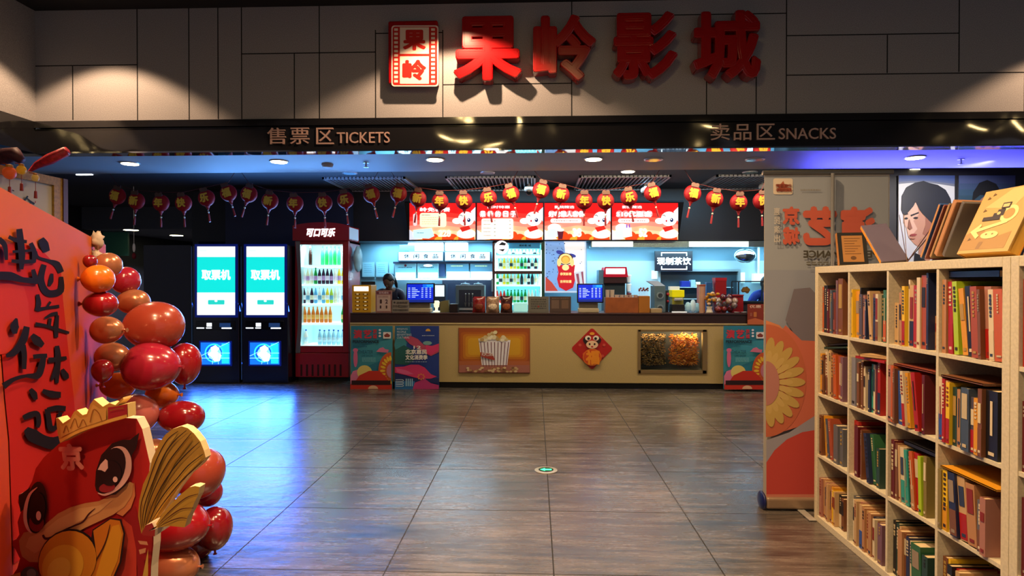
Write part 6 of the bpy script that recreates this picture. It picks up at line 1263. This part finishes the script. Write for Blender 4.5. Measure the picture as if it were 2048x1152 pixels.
# eyes
e('#1a0c10', 215, 765, 58, 145, 4); p_('#1a0c10', [(115, 700), (180, 650), (160, 760), (125, 790), (118, 740)]); e('#7a1820', 215, 850, 42, 48); e('#120a0e', 222, 770, 44, 90, 4)
l_('#e0b4a4', [(222, 650), (180, 690), (158, 760), (155, 830), (170, 880), (190, 905)], [3, 14, 20, 20, 16, 4]); e('#ecc8b8', 230, 808, 14, 26)
p_('#1a0c10', [(545, 640), (550, 560), (580, 470), (640, 405), (700, 385), (740, 385), (792, 345), (775, 430), (750, 470), (742, 560), (715, 640), (660, 690), (590, 695), (552, 670)])
l_('#dcaea0', [(625, 445), (665, 428), (705, 440), (730, 490), (728, 560), (700, 620), (655, 665), (600, 690), (562, 680)], [3, 12, 26, 34, 36, 28, 18, 12, 4]); e('#120a10', 640, 545, 72, 120, 18); e('#8a2028', 615, 650, 45, 26, -12); e('#120a10', 635, 570, 60, 70, 12)
p_('#ecc4b4', [(565, 550), (580, 520), (608, 490), (620, 500), (622, 540), (605, 562), (585, 552)]); e('#e0b4a8', 663, 603, 13, 16)
# forehead mark
pr.text('#d08070', '京', 125, 884, 176, 938, .05, shear=-.15)
# golden petals below
e('#1a0c10', 405, 1050, 162, 180, 35); p_('#1a0c10', [(540, 880), (640, 815), (700, 822), (722, 900), (700, 1060), (640, 1200), (480, 1300), (520, 1000)]); p_('#c07018', [(545, 885), (640, 822), (692, 830), (712, 900), (690, 1060), (630, 1200), (490, 1290), (560, 1000)]); p_('#d09020', [(600, 1000), (650, 860), (690, 850), (705, 910), (680, 1050), (620, 1190), (520, 1270)]); l_('#3a1808', [(640, 850), (610, 960), (540, 1080), (450, 1180)], [3, 8, 8, 6])
e('#c07a1c', 405, 1050, 154, 172, 35); e('#d09a2c', 380, 1080, 110, 125, 35); e('#d8ac40', 360, 1100, 60, 75, 35)
e('#3c4444', 200, 1130, 50, 50); e('#6a7470', 210, 1118, 26, 26); p_('#c08030', [(-30, 1170), (150, 1110), (150, 1160), (60, 1300), (-30, 1400)])
p_('#c88a60', [(800, 935), (850, 940), (856, 960), (812, 955)]); p_('#c88a60', [(806, 985), (845, 975), (842, 1000), (812, 1010)]); p_('#c8a040', [(858, 980), (858, 1120), (836, 1300), (818, 1180)])
pr.out('figure_print', hb)
# crown
cr_ = cut('crown', [(312, 270), (325, 268), (352, 298), (392, 272), (415, 232), (430, 224), (462, 252), (485, 245), (505, 190), (525, 163), (575, 205), (612, 184), (645, 196), (688, 153), (690, 165), (655, 200), (714, 188), (716, 264), (600, 300), (450, 348), (335, 408), (322, 350)], YM-.032, '#b88438', .03, '#d8b470')
pr = frontal(YM-.0325, r=.5, step=.0006); p_('#96202a', [(606, 208), (655, 202), (714, 190), (714, 262), (606, 294)]); l_('#d0a048', [(338, 396), (450, 338), (600, 288), (714, 256)], 18)
p_('#c4954a', [(340, 300), (352, 312), (395, 290), (425, 245), (455, 268), (490, 262), (525, 190), (560, 215), (598, 212), (598, 276), (450, 325), (345, 375)])
for q in ([(360, 350), (375, 310), (390, 345)], [(400, 325), (425, 270), (445, 320), (470, 275), (490, 310)], [(510, 290), (530, 220), (560, 240), (575, 280)], [(620, 225), (660, 215), (700, 210)]): l_('#8a5420', q, 5)
pr.out('crown_print', cr_)
# wings
w1 = cut('large_wing', [(790, 915), (772, 820), (778, 730), (800, 640), (838, 560), (850, 500), (890, 410), (925, 360), (965, 330), (1015, 314), (1050, 325), (1085, 355), (1120, 400), (1140, 450), (1150, 490), (1120, 530), (1050, 590), (990, 670), (920, 780), (870, 860)], YM-.06, '#b0822c', .025, '#d8b884')
pr = frontal(YM-.0605, r=.5, step=.0006)
for k, (c, l) in enumerate((('#bc9038', [(800, 880), (800, 740), (850, 600), (900, 470), (960, 370), (1000, 345), (930, 450), (860, 620), (820, 760)]), ('#a4741e', [(815, 880), (860, 700), (940, 520), (1030, 400), (1060, 370), (1080, 390), (980, 520), (890, 690), (835, 850)]), ('#bc8c30', [(835, 870), (920, 700), (1010, 570), (1110, 470), (1130, 500), (1020, 610), (930, 740), (860, 850)]))): p_(c, l)
for q, c in (([(795, 890), (792, 760), (830, 640), (880, 500), (940, 390), (1000, 340)], '#2c1808'), ([(800, 880), (812, 760), (862, 620), (915, 490), (975, 400), (1048, 335)], '#2c1808'), ([(808, 880), (832, 760), (890, 620), (950, 510), (1010, 430), (1075, 350)], '#2c1808'), ([(818, 880), (855, 760), (915, 640), (975, 550), (1040, 475), (1120, 400)], '#1c1008'), ([(828, 878), (880, 760), (940, 670), (1000, 600), (1060, 530), (1142, 466)], '#1c1008'), ([(838, 872), (900, 770), (960, 690), (1010, 630), (1070, 570), (1148, 500)], '#2c1808')): l_(c, q, [2, 5, 6, 6, 6, 3])
pr.out('wing_print', w1)
w2 = cut('small_wing', [(858, 884), (905, 810), (950, 755), (1010, 695), (1060, 655), (1090, 648), (1117, 654), (1108, 700), (1085, 745), (1072, 780), (1050, 820), (1032, 880), (950, 872)], YM-.09, '#c08e2c', .025, '#d8b884')
pr = frontal(YM-.0905, r=.5, step=.0006)
for q in ([(880, 870), (950, 790), (1040, 715), (1110, 692)], [(885, 872), (960, 810), (1020, 775), (1085, 770)], [(890, 874), (960, 840), (1010, 825), (1050, 828)]): l_('#5a2c10', q, [2, 6, 6, 3])
pr.out('wing_print', w2)
cut('wing_root', [(790, 915), (815, 868), (850, 855), (862, 880), (830, 900), (868, 890), (865, 930), (800, 925)], YM-.1, '#9c2820', .06)
# ---------------------------------------------------------------- calligraphy screen with small lanterns
XS = -4.0; t = thing('calligraphy_screen', 'gold-framed white calligraphy panel standing behind the orange board', 'screen', (XS-.05, 4.7, 0))
y1 = 5.07; zt_ = 2.33
part('frame', MB().box(XS-.06, XS, 3.9, y1, .9, .96).box(XS-.06, XS, 3.9, y1, zt_-.07, zt_).box(XS-.06, XS, y1-.09, y1, .96, zt_-.07).box(XS-.06, XS, 3.9, 3.99, .96, zt_-.07), M('#a8812c', .5, noise=.3, nscale=40), t)
pp = part('paper_panel', MB().box(XS-.04, XS-.02, 3.98, y1-.08, .95, zt_-.06), M('#c2beae', .7), t)
part('outer_edge', MB().box(XS-.06, XS+.01, y1, y1+.05, .9, zt_), M('#5a3014', .5), t)
for yy in (4.0, y1-.05): part('leg', MB().box(XS-.05, XS-.01, yy, yy+.04, 0, .9), M('#5a3014', .5), t)
pr = Print((XS-.0195, 4.5, 1.5), (1, 0, 0), r=.6, step=.001)
for q, w in (([(31, 392), (37, 401), (41, 408)], [2, 4, 1]), ([(55, 392), (48, 401), (34, 410), (26, 416)], [3, 4, 3, 1]), ([(52, 395), (60, 403), (68, 408)], [1, 4, 4]), ([(45, 408), (60, 407)], 2), ([(44, 412), (60, 414), (56, 420)], 2.5), ([(50, 412), (48, 426)], 3), ([(14, 378), (16, 384)], 2), ([(22, 380), (26, 382)], 2)): pr.line('#14120f', q, w)
pr.text('#14120f', '岭', 8, 396, 30, 426, .02).rect('#a84030', 67, 402, 69, 406); pr.out('brush_characters', pp)
for i, (px, py, c, s_) in enumerate(((19, 346, '#c04a20', 1.2), (43, 340, '#c08820', .9), (71, 356, '#b89048', .7))):
    p = onplane(px, py, (XS+.06, 0, 0), (1, 0, 0)); t = thing('small_lantern', ('small orange lantern with red tassel on the screen frame', 'small gold lantern ornament in the middle of the screen top', 'small pale gold ornament with red tassel nearest the screen corner')[i], 'lantern', p, 'small lanterns on the calligraphy screen')
    part('lantern_body', MB().sph(p, (.035*s_, .04*s_, .04*s_), n=14, m=10), M(c, .4, emit=.15), t, smooth=True)
    part('cap', MB().lathe([(.02*s_, .035*s_), (.02*s_, .05*s_), (.004, .055*s_)], p, 10), M('#b87820', .4), t)
    part('hook', MB().tube([p+Vector((0, 0, .05*s_)), Vector((XS+.01, p.y, max(p.z+.06*s_, zt_-.03)))], .004, 6), M('#8a1c14', .6), t)
    part('tassel', MB().tube([p+Vector((0, 0, -.04*s_)), p+Vector((0, 0, -.10)), p+Vector((0, 0, -.105)), p+Vector((0, 0, -.16))], [.002, .002, .010, .012], 8), M('#8e1c14', .6), t)
p0, p1 = at(58, 340, 5.0), at(132, 300, 5.0)
pts = [at(56, 345, 5.05), at(75, 330, 5.05), at(100, 318, 5.05), at(134, 302, 5.05)]
mb = MB().tube(pts, [.01, .045, .05, .05], 8); o = solo('red_streamer', MB().tube(pts, [.008, .03, .045, .04], 7), M('#c0202c', .5, noise=.4, nscale=40), 'bright red fabric streamer hanging above the calligraphy screen', 'streamer', smooth=True)
pts = [at(-8, 322, 5.0), at(12, 312, 5.0), at(30, 308, 5.0), at(44, 322, 5.0)]
solo('dark_red_bow', MB().tube(pts, [.04, .07, .06, .03], 8), M('#4a1820', .6, noise=.4, nscale=40), 'dark red bunched cloth on top of the calligraphy screen', 'cloth', smooth=True)
# far corridor details
solo('corridor_sign', MB().box(X(205, 12.5), X(256, 12.5), 12.5, 12.55, Z(510, 12.5), 2.50), M('#1e3c34', .5, emit=.08), 'dark green hanging panel in the far corridor', 'sign')
p = at(268, 512, 9.4); t = thing('hanging_ornament', 'small pale and red ornament hanging in the dark corridor', 'ornament', (p.x, p.y, p.z)); part('bead', MB().tube([(p.x, p.y, ZC), (p.x, p.y, p.z+.2)], .003, 5).sph((p.x, p.y, p.z+.13), (.02, .02, .07), n=10, m=8), M('#b8a8a0', .5, emit=.1), t); part('tassel', MB().sph((p.x, p.y, p.z+.0), (.03, .03, .05), n=10, m=8), M('#a01c28', .5), t)
